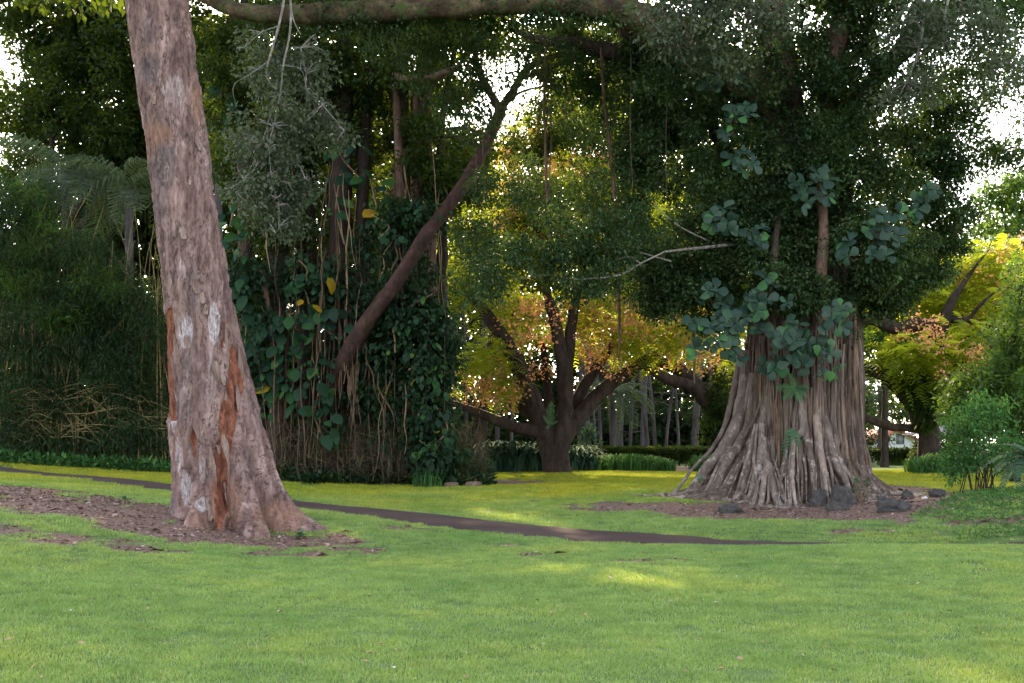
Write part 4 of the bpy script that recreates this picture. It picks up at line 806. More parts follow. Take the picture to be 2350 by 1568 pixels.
rosette_shrub('trailing string of dark paddle leaves high in the banyan crown', [(1600, 140, 40, 35, 4), (1660, 190, 45, 35, 5), (1700, 270, 45, 40, 6), (1700, 360, 30, 30, 4)], 26.9, 56, 0.9, mat=LF_DEEP)
rosette_shrub('lone paddle leaved sprig on an aerial root left of the banyan', [(1600, 680, 22, 16, 2)], 28.8, 57, 0.8)

# ---- lobed ferns on the banyan trunk
LL = lobed_leaf('frond', 0.62, 0.42, 8, 0.25); LL2 = lobed_leaf('frond', 0.46, 0.26, 9, 0.35)
def lobed_plant(label, x, y, Y, dirs, me, mat, scale=1.0):
    b0 = P(x, y, Y); T = thing('lobed_fern', label, 'fern', b0); B = MB()
    B.tube([[*(b0 + np.array([0, .1, .02])), .012], [*b0, .012], [*(b0 + np.array([0, -.03, 0])), .004]], 5, 5); B.build('stem', VINE_TAN, T)
    for d, s in dirs: put('frond', me, mat, T, b0, aim(d, (0, -1, 0.6)), s * scale)
lobed_plant('single drooping lobed leaf at the middle of the banyan trunk', 1826, 985, 28.1, [((-0.30, -0.25, -1), 1.1), ((-0.9, -0.3, -0.3), 0.45)], LL, LF_FERN)
lobed_plant('spreading lobed fern just under the paddle leaves on the banyan trunk', 1826, 890, 28.4, [((-1, -0.4, 0.15), 1.0), ((-0.7, -0.4, -0.5), 0.9), ((0.2, -0.5, -0.7), 0.8), ((0.8, -0.4, 0.1), 0.7), ((-0.3, -0.4, 0.8), 0.8), ((0.6, -0.4, -0.4), .7)], LL2, LF_FERN)
lobed_plant('small lobed fern tucked under the paddle leaves at right of the trunk', 1905, 850, 28.5, [((-0.6, -0.4, -0.5), 0.8), ((0.6, -0.4, -0.6), 0.7), ((0.7, -0.4, 0.4), 0.8), ((0, -0.4, -0.9), 0.6)], LL2, LF_FERN)

# ---- rocks round the banyan
def rock(label, x, y, Y, w, h, seed, group=None):
    """x, y: picture position of the foot of the rock; w, h in picture units"""
    r = np.random.default_rng(seed); n, k = 26, 36; c = P(x, y, Y); c[2] = float(H(c[0], c[1])); s = Y / FPX
    ph = np.linspace(0.02, np.pi - 0.02, n); a = np.linspace(0, 2 * np.pi, k, endpoint=False)
    d = np.stack([np.sin(ph)[:, None] * np.cos(a), np.sin(ph)[:, None] * np.sin(a), np.cos(ph)[:, None] + 0 * a[None]], -1)
    rad = np.ones((n, k))
    for q in range(16):
        nn = nrm(r.normal(size=3)); rad = np.minimum(rad, r.uniform(0.58, 0.9) / np.maximum(d @ nn, 0.05))
    rad = rad * (1 + 0.20 * fbm(d * 2.4 + seed, 4) + 0.16 * fbm(d * 6 + seed, 4))
    v = d * rad[..., None] * np.array([w * s * 0.58, w * s * 0.5, h * s * 0.78]) + c + np.array([0, 0, h * s * 0.14])
    i = np.arange(n - 1)[:, None] * k; j = np.arange(k)[None]; j2 = (j + 1) % k
    o = obj('rock', np_mesh('rock', v.reshape(-1, 3), np.stack([i + j, i + k + j, i + k + j2, i + j2], -1).reshape(-1, 4), smooth=False), ROCK)
    return tag(o, label, 'rock', group)
m, nt, b = new_mat('lava_rock'); v = wpos(nt); n1 = noise(nt, v, 7, 6, 0.7); n2 = noise(nt, v, 40, 4, 0.7)
c = ramp(nt, n1, [(0.3, (0.022, 0.019, 0.018)), (0.55, (0.048, 0.041, 0.039)), (0.75, (0.10, 0.085, 0.075))])
c = mixc(nt, 0.5, c, ramp(nt, n2, [(0.3, (0.6, 0.6, 0.6)), (0.7, (1.3, 1.3, 1.25))]), 'MULTIPLY')
nt.links.new(c, b.inputs['Base Color']); b.inputs['Roughness'].default_value = 0.85; bump(nt, b, mixc(nt, 0.5, n1, n2), 0.8, 0.03); ROCK = m
rock('largest dark boulder against the banyan roots', 1930, 1165, 27.0, 52, 56, 1)
rock('grey boulder half hidden between banyan roots left of the largest one', 1882, 1160, 27.2, 40, 48, 2)
rock('flat dark boulder in the mulch before the largest boulder', 1925, 1192, 25.6, 50, 24, 3)
rock('low dark boulder at the grass edge before the left banyan roots', 1674, 1180, 26.0, 58, 30, 4)
rock('wide dark boulder at the grass edge right of the banyan', 2035, 1200, 24.6, 58, 36, 5)
rock('blue grey stone leaning on the wide boulder right of the banyan', 2068, 1200, 24.5, 44, 30, 6)
rock('small dark stone in the mulch right of the banyan', 2080, 1158, 27.4, 28, 26, 7)
rock('small brown stone at the end of the mulch near the weeds', 2148, 1160, 27.0, 36, 26, 8)
rock('tiny dark stone wedged behind the looping banyan root', 1745, 1142, 28.0, 26, 28, 9)
rock('small white stone in the mulch beyond the wide boulder', 2122, 1165, 26.8, 12, 6, 10).data.materials[0] = plain_mat('white_stone', (0.5, 0.5, 0.5))
seedling('leafy_sapling', 'small leafy sapling beside the largest boulder at the banyan foot', 'sapling', 1975, 1165, 27.4, 0.62, 14, 0.16, LF_FERN, 8)
seedling('leafy_sapling', 'small green tuft on the outer left root of the banyan', 'sapling', 1605, 1112, 28.6, 0.14, 10, 0.12, LF_FERN, 9, 0)
# ================================================================ flame trees (pinnate leaves, orange blossom)
FR_C = np.linspace(0.12, 1, 6)
def flame_fronds(blobs, seed, L=0.5, clump=0.6, per=8):
    """each leaf is a small feathery frond: six pairs of leaflets on a drooping rib"""
    r = np.random.default_rng(seed); C, D, idx, CC = clumps(blobs, r, clump, per, shell=0.0, droop=0.15); n = len(C)
    D[:, 2] *= 0.5; D = nrm(D); sd = nrm(np.cross(D, np.array([0, 0, 1.0]) + r.normal(size=(n, 3)) * 0.25)); nn = np.cross(sd, D); l = L * r.uniform(0.7, 1.25, n)[:, None]
    VV = []
    for t in FR_C:
        c = C + D * l * t - np.array([0, 0, 1.0]) * l * 0.42 * t ** 2; ln = l * 0.30 * math.sin(math.pi * (0.2 + 0.7 * t)); w = D * l * 0.045
        for s in (-1, 1):
            e = c + sd * s * ln + D * ln * 0.35 - np.array([0, 0, 0.22]) * ln
            VV.append(np.stack([c - w, c + w, e + w * 0.6, e - w * 0.6], 1))
    V = np.stack(VV, 1).reshape(-1, 3); m = n * len(FR_C) * 2
    rn = np.repeat(np.clip(0.5 * r.random(n) + 0.5 * r.random(len(CC))[idx], 0, 1), len(FR_C) * 2)
    return np_mesh('fronds', V, np.arange(m * 4).reshape(-1, 4), {'rnd': rn})
def flame_tree(label, base_px, limbs, fol, blo, seed, L=0.5, mat=BK_DARK, per=8):
    b0 = G(*base_px); T = thing('flame_tree', label, 'tree', b0)
    for k, rows in enumerate(limbs):
        R_ = pxtube(rows)
        if k == 0: R_[0, 2] = b0[2] - 0.25
        B = MB(); B.tube(R_, 46, 16 if k < 4 else 8, 0.22 if k < 4 else 0.1, 2.5); B.build('trunk' if k == 0 else 'limb', mat, T)
    obj('crown', flame_fronds(fol, seed, L, per=per), LF_FLAME, T)
    blo = [(a, b_, c, d * 1.35, e * 1.3, f * 1.3, g * 1.1) for (a, b_, c, d, e, f, g) in blo]
    if blo: obj('blossom', foliage_mesh('blossom', blo, seed + 1, 0.13, 0.09, 0.5, 17, shell=0.0, droop=0.0, upbias=0.2), LF_BLOSSOM, T)
    return T
Yf = 50
FT = flame_tree('dark trunked flame tree glowing yellow and orange behind the middle lawn', (1272, 1086, Yf),
    [[(1282, 1100, Yf, .66), (1275, 1060, Yf, .54), (1262, 1010, Yf, .52), (1250, 975, Yf, .48), (1232, 945, Yf, .40), (1215, 900, Yf, .36), (1190, 840, Yf, .36), (1150, 770, Yf, .3), (1100, 700, Yf, .22), (1050, 640, Yf + 1, .12)],
     [(1285, 1070, Yf - .2, .38), (1290, 1000, Yf - .3, .35), (1297, 930, Yf - .3, .31), (1296, 860, Yf - .3, .33), (1285, 790, Yf - .2, .28), (1268, 720, Yf, .24), (1250, 660, Yf, .16), (1220, 600, Yf, .09)],
     [(1296, 900, Yf - .3, .28), (1305, 820, Yf - .2, .24), (1312, 740, Yf, .22), (1330, 650, Yf, .15), (1350, 560, Yf + .5, .09)],
     [(1290, 1010, Yf, .36), (1335, 950, Yf + .6, .34), (1390, 890, Yf + 1, .3), (1450, 850, Yf + 1.2, .26), (1500, 815, Yf + 1.5, .2), (1570, 790, Yf + 2, .12)],
     [(1300, 960, Yf + 1.2, .3), (1345, 880, Yf + 1.5, .24), (1385, 820, Yf + 1.8, .2), (1430, 760, Yf + 2, .12)],
     [(1250, 990, Yf, .34), (1200, 985, Yf - .3, .26), (1140, 965, Yf - .6, .22), (1080, 940, Yf - 1, .16), (1020, 920, Yf - 1.2, .10)],
     [(1240, 970, Yf + .5, .24), (1190, 930, Yf + 1, .18), (1130, 880, Yf + 1.5, .12)], [(1260, 950, Yf + .8, .2), (1255, 860, Yf + 1.2, .17), (1245, 790, Yf + 1.5, .12)],
     [(1250, 660, Yf, .14), (1200, 600, Yf, .14), (1160, 560, Yf, .08)], [(1250, 650, Yf, .12), (1262, 590, Yf, .1), (1240, 530, Yf, .07)], [(1200, 600, Yf, .12), (1270, 620, Yf, .10), (1330, 600, Yf, .05)],
     [(1180, 560, Yf, .1), (1210, 500, Yf, .08), (1240, 440, Yf, .05)], [(1100, 700, Yf, .12), (1120, 620, Yf, .09), (1190, 540, Yf, .05)], [(1330, 650, Yf, .1), (1420, 560, Yf, .08), (1500, 530, Yf, .05)], [(1180, 380, Yf, .05), (1260, 360, Yf, .06), (1340, 400, Yf, .05), (1380, 500, Yf, .08)]],
    [(1300, 330, Yf, 190, 60, 4, 200), (1190, 470, Yf, 130, 80, 3.5, 110), (1400, 450, Yf, 150, 90, 3.5, 150), (1120, 650, Yf + 1, 110, 80, 3, 110), (1200, 730, Yf + 3, 80, 60, 2.0, 80), (1300, 600, Yf + 3, 200, 80, 2.5, 110), (1430, 700, Yf + 1.5, 150, 70, 2.5, 150), (1360, 760, Yf + 3, 110, 40, 2.0, 70), (1480, 780, Yf + .5, 90, 40, 2.0, 64), (1115, 830, Yf - .5, 70, 50, 2, 70), (1150, 890, Yf - 1, 45, 30, 1.2, 26), (1560, 760, Yf, 60, 50, 2, 40), (1420, 280, Yf + 1, 110, 80, 3, 80), (1560, 640, Yf + 2, 70, 80, 2.5, 60), (1250, 250, Yf + 2, 90, 60, 2.5, 40), (960, 880, Yf, 90, 40, 2, 36), (1230, 430, 43.6, 110, 60, .8, 40), (1380, 470, 43.6, 120, 70, .8, 40), (1280, 580, 43.8, 150, 50, .8, 40), (1150, 520, 43.8, 70, 60, .8, 22)],
    [(1220, 420, 43.4, 60, 50, .8, 22), (1340, 380, 43.4, 70, 40, .8, 16), (1250, 520, 43.4, 80, 50, .8, 22), (1400, 520, 43.4, 90, 50, .8, 20), (1200, 330, 43.4, 40, 40, .6, 12), (1220, 330, Yf - 1, 60, 50, 1.6, 34), (1270, 300, Yf - 1, 60, 40, 1.6, 24), (1230, 440, Yf - 1.5, 80, 50, 2, 30), (1230, 520, Yf - 1.5, 90, 50, 2, 26), (1220, 740, Yf - 2, 45, 60, 1.4, 30), (1370, 730, Yf + 1, 80, 45, 2, 46), (1350, 800, Yf + 1, 50, 35, 1.6, 26), (1450, 740, Yf, 60, 60, 1.6, 34), (1500, 700, Yf, 60, 50, 1.6, 28), (1560, 790, Yf - .5, 45, 45, 1.4, 24), (1400, 830, Yf - .6, 60, 26, 1.2, 16), (1140, 910, Yf - 1.5, 55, 28, 1.0, 26), (1110, 860, Yf - 1.5, 40, 30, 1, 12), (1550, 660, Yf, 40, 50, 1.4, 18), (1240, 860, Yf - 2, 20, 20, .6, 6)], 61)
fl = lobed_leaf('frond', 0.95, 0.36, 9, 0.12)
T = thing('fork_fern', 'bright upright fern in the fork of the dark flame tree', 'fern', P(1262, 985, Yf - 0.8))
for d, s in (((0.05, -0.3, 1), 1.0), ((-0.5, -0.3, 0.7), 0.5), ((0.6, -0.4, 0.3), 0.4), ((-0.2, -0.5, -0.2), 0.4)): put('frond', fl, LF_FERN, T, P(1262, 975, Yf - 0.8), aim(d, (0, -1, 0.2)), s)
T = flame_tree('flame tree with wide dark arching limbs seen left of the banyan trunk', (1660, 1075, 56),
    [[(1660, 1080, 56, .7), (1658, 1000, 56, .6), (1640, 940, 56, .5), (1610, 900, 56, .36), (1560, 850, 56, .3), (1500, 825, 56, .22), (1440, 800, 56, .1)], [(1640, 950, 56, .35), (1590, 890, 55.5, .28), (1530, 870, 55, .24), (1480, 840, 55, .16)], [(1660, 960, 56, .4), (1720, 860, 56, .3), (1790, 780, 56, .2), (1850, 700, 56, .1)]],
    [(1600, 700, 57, 110, 70, 3, 90), (1560, 790, 57, 80, 40, 2.5, 50), (1690, 740, 57, 60, 60, 3, 40), (1700, 830, 58, 40, 60, 3, 30), (1460, 820, 58, 60, 30, 2, 30)], [(1590, 760, 55, 50, 50, 2, 30), (1620, 820, 55, 40, 30, 1.6, 14)], 63)
obj('ivy', foliage_mesh('ivy', [(1660, 930, 55.4, 30, 80, .6, 36), (1640, 980, 55.4, 36, 60, .6, 26)], 65, 0.26, 0.10, 0.4, 40, droop=0.8), LF_DARK, T)
Yr = 48
T = flame_tree('spreading dark limbed flame tree with lit yellow leaves right of the banyan', (2128, 1078, Yr),
    [[(2130, 1085, Yr, .42), (2132, 1000, Yr, .40), (2138, 920, Yr, .38), (2146, 850, Yr, .34), (2160, 760, Yr, .28), (2180, 700, Yr, .18), (2225, 630, Yr + .5, .08), (2280, 560, Yr + 1, .01)], [(2120, 960, Yr, .40), (2080, 905, Yr, .36), (2030, 860, Yr, .30), (1980, 845, Yr, .24), (1920, 820, Yr, .15)],
     [(2140, 985, Yr, .24), (2100, 984, Yr, .17), (2040, 978, Yr, .16), (1990, 960, Yr, .16), (1940, 930, Yr, .12)], [(1960, 735, Yr, .22), (2010, 735, Yr, .26), (2060, 755, Yr, .28), (2100, 745, Yr, .26), (2160, 745, Yr, .24)],
     [(2150, 735, Yr, .16), (2220, 735, Yr, .13), (2290, 755, Yr, .07), (2350, 750, Yr, .01)], [(2150, 850, Yr, .2), (2230, 900, Yr, .16), (2300, 930, Yr, .1)], [(2220, 735, Yr, .1), (2260, 690, Yr, .06), (2310, 650, Yr + .5, .008)]],
    [(2080, 690, Yr + 2, 110, 50, 1.8, 80), (2200, 690, Yr + 2, 90, 60, 1.8, 70), (2090, 820, Yr - 1, 65, 40, 1.2, 60), (2130, 870, Yr - 1, 40, 26, 1.0, 26), (2280, 600, Yr + 2, 90, 50, 2, 60), (2200, 790, Yr - 1, 55, 45, 1.2, 40), (2030, 650, Yr + 2, 90, 40, 2, 36), (2320, 720, Yr + 1, 60, 60, 1.5, 34), (2170, 610, Yr + 2, 120, 40, 2, 46)],
    [(2230, 690, Yr + 1, 70, 50, 2, 16), (2290, 610, Yr + 1, 60, 40, 2, 10), (2110, 760, Yr - 3, 50, 30, 1.6, 14), (2200, 830, Yr - 3, 40, 40, 1.4, 14), (2330, 570, Yr + 1, 26, 30, 1.2, 8)], 67, L=0.72, per=5)
obj('ivy', foliage_mesh('ivy', [(2108, 895, Yr - .7, 26, 40, .7, 50), (2130, 940, Yr - .7, 14, 40, .5, 26), (2100, 870, Yr - .7, 24, 24, .5, 20)], 69, 0.30, 0.09, 0.3, 46, droop=0.9), LF_DARK, T)

# ================================================================ multi-stemmed tree smothered in vines (left of centre)
Yv = 38.5
def vine_tree():
    b0 = G(790, 1095, Yv); T = thing('vine_covered_tree', 'dark many stemmed tree smothered in big leaved creepers beyond the path', 'tree', b0)
    cols = [(578, 1085, 0.30, 560, 300), (640, 1090, 0.36, 655, 260), (715, 1100, 0.42, 700, 260), (765, 1098, 0.40, 790, 230), (845, 1100, 0.26, 835, 330), (930, 1100, 0.34, 920, 200), (985, 1100, 0.42, 968, 230), (1005, 1105, 0.22, 1015, 560)]
    rng = np.random.default_rng(71)
    for k, (x, y, r0, x1, y1) in enumerate(cols):
        Y = Yv + rng.uniform(-.6, 1.2); g = G(x, y, Y); q = PX(g)[1]
        rows = [(x, q + 10, Y, r0 * 1.25), (x + rng.normal() * 6, q - 120, Y, r0), (0.6 * x + 0.4 * x1 + rng.normal() * 8, 0.55 * q + 0.45 * y1, Y, r0 * .9), (x1, y1, Y, r0 * .75), (x1 + rng.normal() * 30, y1 - 260, Y, r0 * .5), (x1 + rng.normal() * 60, y1 - 560, Y, r0 * .2)]
        B = MB(); B.tube(pxtube(rows), 46, 16, 0.3, 2.2); B.build('trunk', BK_BROWN if k in (5, 6) else BK_DARK, T)
    for rows in ([(955, 470, 38, .10), (958, 330, 38, .09), (950, 200, 38, .08)], [(922, 470, 37.6, .16), (915, 340, 37.7, .14), (905, 180, 37.8, .1)], [(600, 620, 37, .10), (612, 690, 37, .09), (622, 760, 37, .07)], [(905, 175, 36.5, .10), (950, 182, 36.5, .12), (1000, 175, 36.5, .11), (1060, 150, 36.5, .08)], [(1025, 820, 38, .12), (960, 640, 38, .11), (1000, 500, 38, .09)], [(1120, 310, 40, .05), (1060, 295, 40, .06), (1010, 300, 40, .05)], [(790, 150, 38, .14), (650, 80, 38, .1), (520, 40, 38, .06)]):
        B = MB(); B.tube(pxtube(rows), 26, 9, 0.2, 3); B.build('limb', BK_BROWN, T)
    bl = [(650, 150, 38, 190, 150, 2.4, 150), (850, 130, 38, 190, 120, 2.4, 150), (520, 300, 39, 60, 160, 1.6, 60), (700, 370, 39, 130, 120, 1.6, 80), (860, 300, 39.5, 130, 90, 1.8, 80), (960, 330, 38, 70, 80, 1.5, 40), (1040, 120, 39, 110, 100, 2, 60), (640, 520, 37.6, 70, 80, 1, 40), (540, 200, 38, 70, 130, 1.6, 40), (1010, 430, 38, 50, 60, 1.2, 34), (480, 60, 39, 120, 90, 2, 80), (620, 330, 40, 110, 150, 1.6, 80), (780, 60, 40, 200, 80, 2, 100), (820, 230, 41, 160, 110, 2, 90), (1010, 230, 41, 70, 130, 1.6, 50), (1060, 390, 40.5, 70, 60, 1.2, 40), (950, 60, 40, 120, 80, 2, 70), (1090, 330, 42, 50, 50, 1.2, 24), (740, 480, 40.5, 160, 120, 1.4, 90), (900, 470, 40.5, 120, 100, 1.4, 60)]
    obj('crown', foliage_mesh('crown', bl, 72, 0.15, 0.085, 0.5, 95, shell=0.1, void=-0.22), LF_DARK, T)
    low = [(590, 780, 37, 50, 150, .8, 60), (680, 640, 37.2, 80, 60, .8, 26), (800, 660, 37.2, 80, 80, .8, 26), (890, 560, 37.4, 80, 50, 1.0, 40), (940, 500, 37, 80, 40, .9, 50), (930, 700, 37.1, 90, 110, 1.0, 110), (990, 820, 37, 60, 130, 1.0, 110), (985, 960, 36.9, 50, 110, .9, 90), (1010, 1060, 36.6, 60, 50, .9, 50), (870, 900, 37.4, 50, 140, .8, 44), (760, 900, 37.6, 90, 120, .8, 60), (830, 780, 37.5, 40, 60, .7, 24), (560, 640, 37, 40, 60, .7, 24), (870, 820, 37.2, 60, 60, .8, 40)]
    obj('creeper', foliage_mesh('creeper', low, 73, 0.20, 0.115, 0.42, 34, shell=0.2, droop=0.9), LF_WEED2, T)
    up = [(600, -230, 38, 560, 180, 6, 170), (1000, -180, 39, 300, 140, 5, 90), (150, -200, 39, 400, 160, 5, 110), (600, -520, 39, 620, 180, 6, 120)]
    obj('crown_top', foliage_mesh('crown_top', up, 74, 0.36, 0.2, 0.9, 42), LF_DARK, T)
    # hanging roots and dry vine stems
    for k in range(100):
        x = rng.uniform(560, 1030); y0 = rng.uniform(330, 900); L = rng.uniform(120, 420); Y = rng.uniform(36.2, 37.6); y1 = min(y0 + L, 1105); rr = rng.choice([0.008, 0.012, 0.018]); sw = rng.normal() * 22
        rows = [(x + sw * f + rng.normal() * 3, y0 + (y1 - y0) * f, Y, rr * (.25 + 1.2 * math.sin(math.pi * min(.92, .08 + f)))) for f in np.linspace(0, 1, 6)]
        B = MB(); B.tube(pxtube(rows), 14, 4); B.build('hanging_root', STRAND if k % 3 else VINE_TAN, T)
    for k in range(16):
        x = rng.choice([740, 800, 815, 830, 630, 790]) + rng.normal() * 10; y0 = rng.uniform(620, 760); rows = [(x + rng.normal() * 5, y0 + 46 * q, 36.8 + (.6 if q == 0 else 0), rng.uniform(.015, .035) * (.3 if q in (0, 5) else 1)) for q in range(6)]
        B = MB(); B.tube(pxtube(rows), 18, 6, 0.3, 4); B.build('hanging_root', STRAND, T)
    return T
LF_WEED2 = leaf_mat('creeper_leaf', [(0, (0.0075, 0.0195, 0.0112)), (0.5, (0.0135, 0.0323, 0.0165)), (0.9, (0.0255, 0.0525, 0.0225)), (0.97, (0.0525, 0.0675, 0.0263)), (1, (0.1350, 0.0900, 0.0375))], (0.10, 0.22, 0.03), 0.2, 0.50, 0.12)
VT = vine_tree()
HEART = [broad_leaf('leaf', 0.46, 0.40, 7, 'heart', c_, 0.10, 0.012, k) for k, c_ in enumerate((0.15, 0.3, 0.45))]
def pothos(label, items, Y, seed, size):
    r = np.random.default_rng(seed); c0 = P(items[0][0], items[0][1] + items[0][3], Y); T = thing('climbing_vine', label, 'vine', c0); B = MB()
    for (x, y, sx, sy, n) in items:
        B.tube(pxtube([(x + r.normal() * sx * .4, y + sy, Y + .3, .03), (x + r.normal() * sx * .4, y, Y + .25, .03), (x + r.normal() * sx * .4, y - sy, Y + .3, .02)]), 12, 6, .2)
        for k in range(n):
            dx, dy = r.uniform(-1, 1), r.uniform(-1, 1); p = P(x + dx * sx, y + dy * sy, Y + r.uniform(-.25, .25) - .25 * (1 - dx * dx))
            d = np.array([dx * 0.6 + r.normal() * 0.35, -0.45 - 0.3 * r.random(), -0.75 + r.normal() * 0.35]); up = np.array([d[0] * .3, -0.55, 0.85])
            put('leaf', HEART[r.integers(3)], LF_POTHOS, T, p, aim(d, up, r.normal() * .3), size * (.3 + 1.0 * r.random() ** 1.3))
    B.build('stem', VINE_TAN, T)
pothos('big heart leaved creeper covering the left stems of the vine smothered tree', [(610, 760, 40, 60, 18), (660, 760, 40, 40, 22), (720, 680, 55, 50, 30), (700, 880, 60, 60, 40), (760, 740, 50, 40, 22), (640, 850, 40, 60, 24), (600, 900, 25, 60, 14), (740, 950, 50, 60, 18), (700, 620, 50, 30, 14)], 36.7, 81, 0.85)
pothos('blue green heart leaved creeper hanging beside the leaning trunk top edge', [(540, 540, 22, 40, 12), (548, 620, 24, 50, 14), (552, 700, 20, 40, 10), (572, 800, 24, 40, 8), (530, 480, 20, 40, 8)], 36.4, 82, 0.85)
pothos('small leaved creeper sheathing the right stem of the vine smothered tree', [(985, 900, 45, 60, 26), (1000, 990, 45, 60, 34), (985, 1050, 40, 40, 16), (960, 800, 50, 50, 16)], 36.2, 83, 0.55)
pothos('bluish leaved creeper draped over the leaning forked branch', [(900, 520, 50, 28, 20), (985, 480, 50, 18, 18), (960, 710, 50, 35, 24), (900, 770, 45, 40, 14)], 36.1, 84, 0.42)
pothos('dark creeper with a few large leaves high in the vine smothered tree', [(800, 350, 50, 60, 16), (860, 470, 40, 60, 12), (760, 480, 40, 80, 14), (520, 250, 30, 60, 8)], 37.2, 85, 0.95)

T = thing('forked_tree', 'slanting reddish trunk forking against the bright sky gap', 'tree', P(745, 1000, 38.4))
for nme, rows in (('trunk', [(745, 1000, 38.4, .40), (768, 900, 37.8, .38), (800, 815, 36.7, .33), (845, 735, 36.1, .28), (908, 650, 35.9, .26), (980, 538, 35.9, .25), (1060, 430, 36.4, .24), (1110, 340, 37, .23), (1140, 275, 37.5, .22), (1150, 245, 37.6, .22)]),
                  ('limb', [(1150, 255, 37.6, .17), (1125, 215, 37.6, .15), (1098, 160, 37.6, .13), (1090, 120, 37.6, .11), (1085, 50, 37.5, .10), (1050, 20, 37.4, .07)]),
                  ('limb', [(1148, 250, 37.6, .18), (1175, 215, 37.6, .16), (1200, 170, 37.6, .14), (1240, 140, 37.6, .12), (1310, 118, 37.6, .08)]), ('limb', [(1200, 180, 37.6, .08), (1250, 160, 37.6, .07), (1330, 125, 37.6, .05)]), ('limb', [(1165, 232, 37.6, .07), (1200, 210, 37.6, .05), (1260, 195, 37.6, .03)]), ('limb', [(1100, 345, 37.6, .07), (1060, 318, 37.6, .06), (980, 315, 37.6, .03)])):
    R_ = pxtube(rows); R_[:, 3] *= .82; B = MB(); B.tube(R_, 44, 16, 0.2, 3); B.build(nme, BK_RED, T)
obj('crown', foliage_mesh('crown', [(1090, 80, 38, 90, 60, 1.6, 36), (1250, 110, 38, 100, 50, 1.6, 44), (1180, 60, 38.5, 90, 40, 1.6, 22), (1330, 190, 39, 90, 60, 1.6, 36), (1060, 400, 39, 70, 50, 1.4, 30), (1400, 60, 39, 110, 50, 1.8, 40), (1100, 430, 39, 60, 40, 1.2, 24), (1300, 500, 45, 200, 90, 1.6, 90), (1450, 560, 45, 120, 80, 1.6, 60), (1150, 560, 45, 110, 80, 1.6, 60), (1400, 420, 45, 130, 80, 1.6, 50), (1300, 640, 46, 200, 30, 1.4, 40), (1215, 335, 43, 55, 40, 1.2, 34), (1275, 270, 43, 55, 70, 1.2, 44), (1360, 300, 44, 80, 70, 1.2, 40)], 87, 0.15, 0.075, 0.45, 55, shell=0.0, droop=0.3), LF_DARK, T)  # added clumps before the flame tree imitate its shaded interior and block sun

# ---- undergrowth at the foot of the vine tree
def undergrowth():
    r = np.random.default_rng(91); n = 15000; X = r.uniform(-8.2, -0.6, n); Y = r.uniform(35.6, 40, n); edge = 36.6 + 0.5 * np.sin(X * 1.3) + 0.04 * (X + 4) ** 2
    k = Y > edge; X, Y = X[k], Y[k]; n = len(X); Z = H(X, Y) + r.random(n) ** 2 * (0.25 + 0.5 * sstep(0, 2, Y - 36.4))
    D = r.normal(size=(n, 3)); D[:, 2] = np.abs(D[:, 2]) * .8; l = r.uniform(.10, .26, n); V, Fq = leaf_quads(np.stack([X, Y, Z], -1), D, l, l * .5, r)
    tag(obj('undergrowth', np_mesh('undergrowth', V, Fq, {'rnd': r.random(n)}), LF_WEED2), 'tangled leafy undergrowth at the foot of the vine smothered tree', None, None, 'stuff')
    n = 2600; X = r.uniform(-7.6, -0.8, n); Y = r.uniform(36.6, 38.2, n); Z = H(X, Y) + r.random(n) * 1.6; D = r.normal(size=(n, 3)) * np.array([.5, .3, 1]); D[:, 2] = np.abs(D[:, 2]); l = r.uniform(.3, .9, n)
    V, Fq = leaf_quads(np.stack([X, Y, Z], -1), D, l, .022, r, .1, .3)
    tag(obj('dry_stalks', np_mesh('dry_stalks', V, Fq, {'rnd': r.random(n)}), LF_DRY), 'dry tangled stalks under the vine smothered tree', None, None, 'stuff')
undergrowth()
LOGBARK = bark_mat('cut_log_bark', [(0.08, 0.055, 0.04), (0.15, 0.10, 0.075), (0.24, 0.17, 0.13)], 1, 8)
for lb, rows in (('short pale cut log lying at the lawn edge by the undergrowth', [(1072, 1116, 36, .10), (1102, 1116, 35.9, .10)]), ('small cut log half buried in the undergrowth left of the pale one', [(1022, 1119, 36, .085), (1050, 1119, 36, .085)])):
    R_ = pxtube(rows); R_[:, 2] = H(R_[:, 0], R_[:, 1]) + 0.07; a, b_ = R_[0], R_[1]; B = MB()
    B.tube([[*a[:3], .005], [*(a[:3] * .999 + b_[:3] * .001), a[3]], [*b_[:3], b_[3]], [*(b_[:3] * 1.001 - a[:3] * .001), .005]], 14, 14, .06, 6); tag(B.build('cut_log', LOGBARK), lb, 'log')

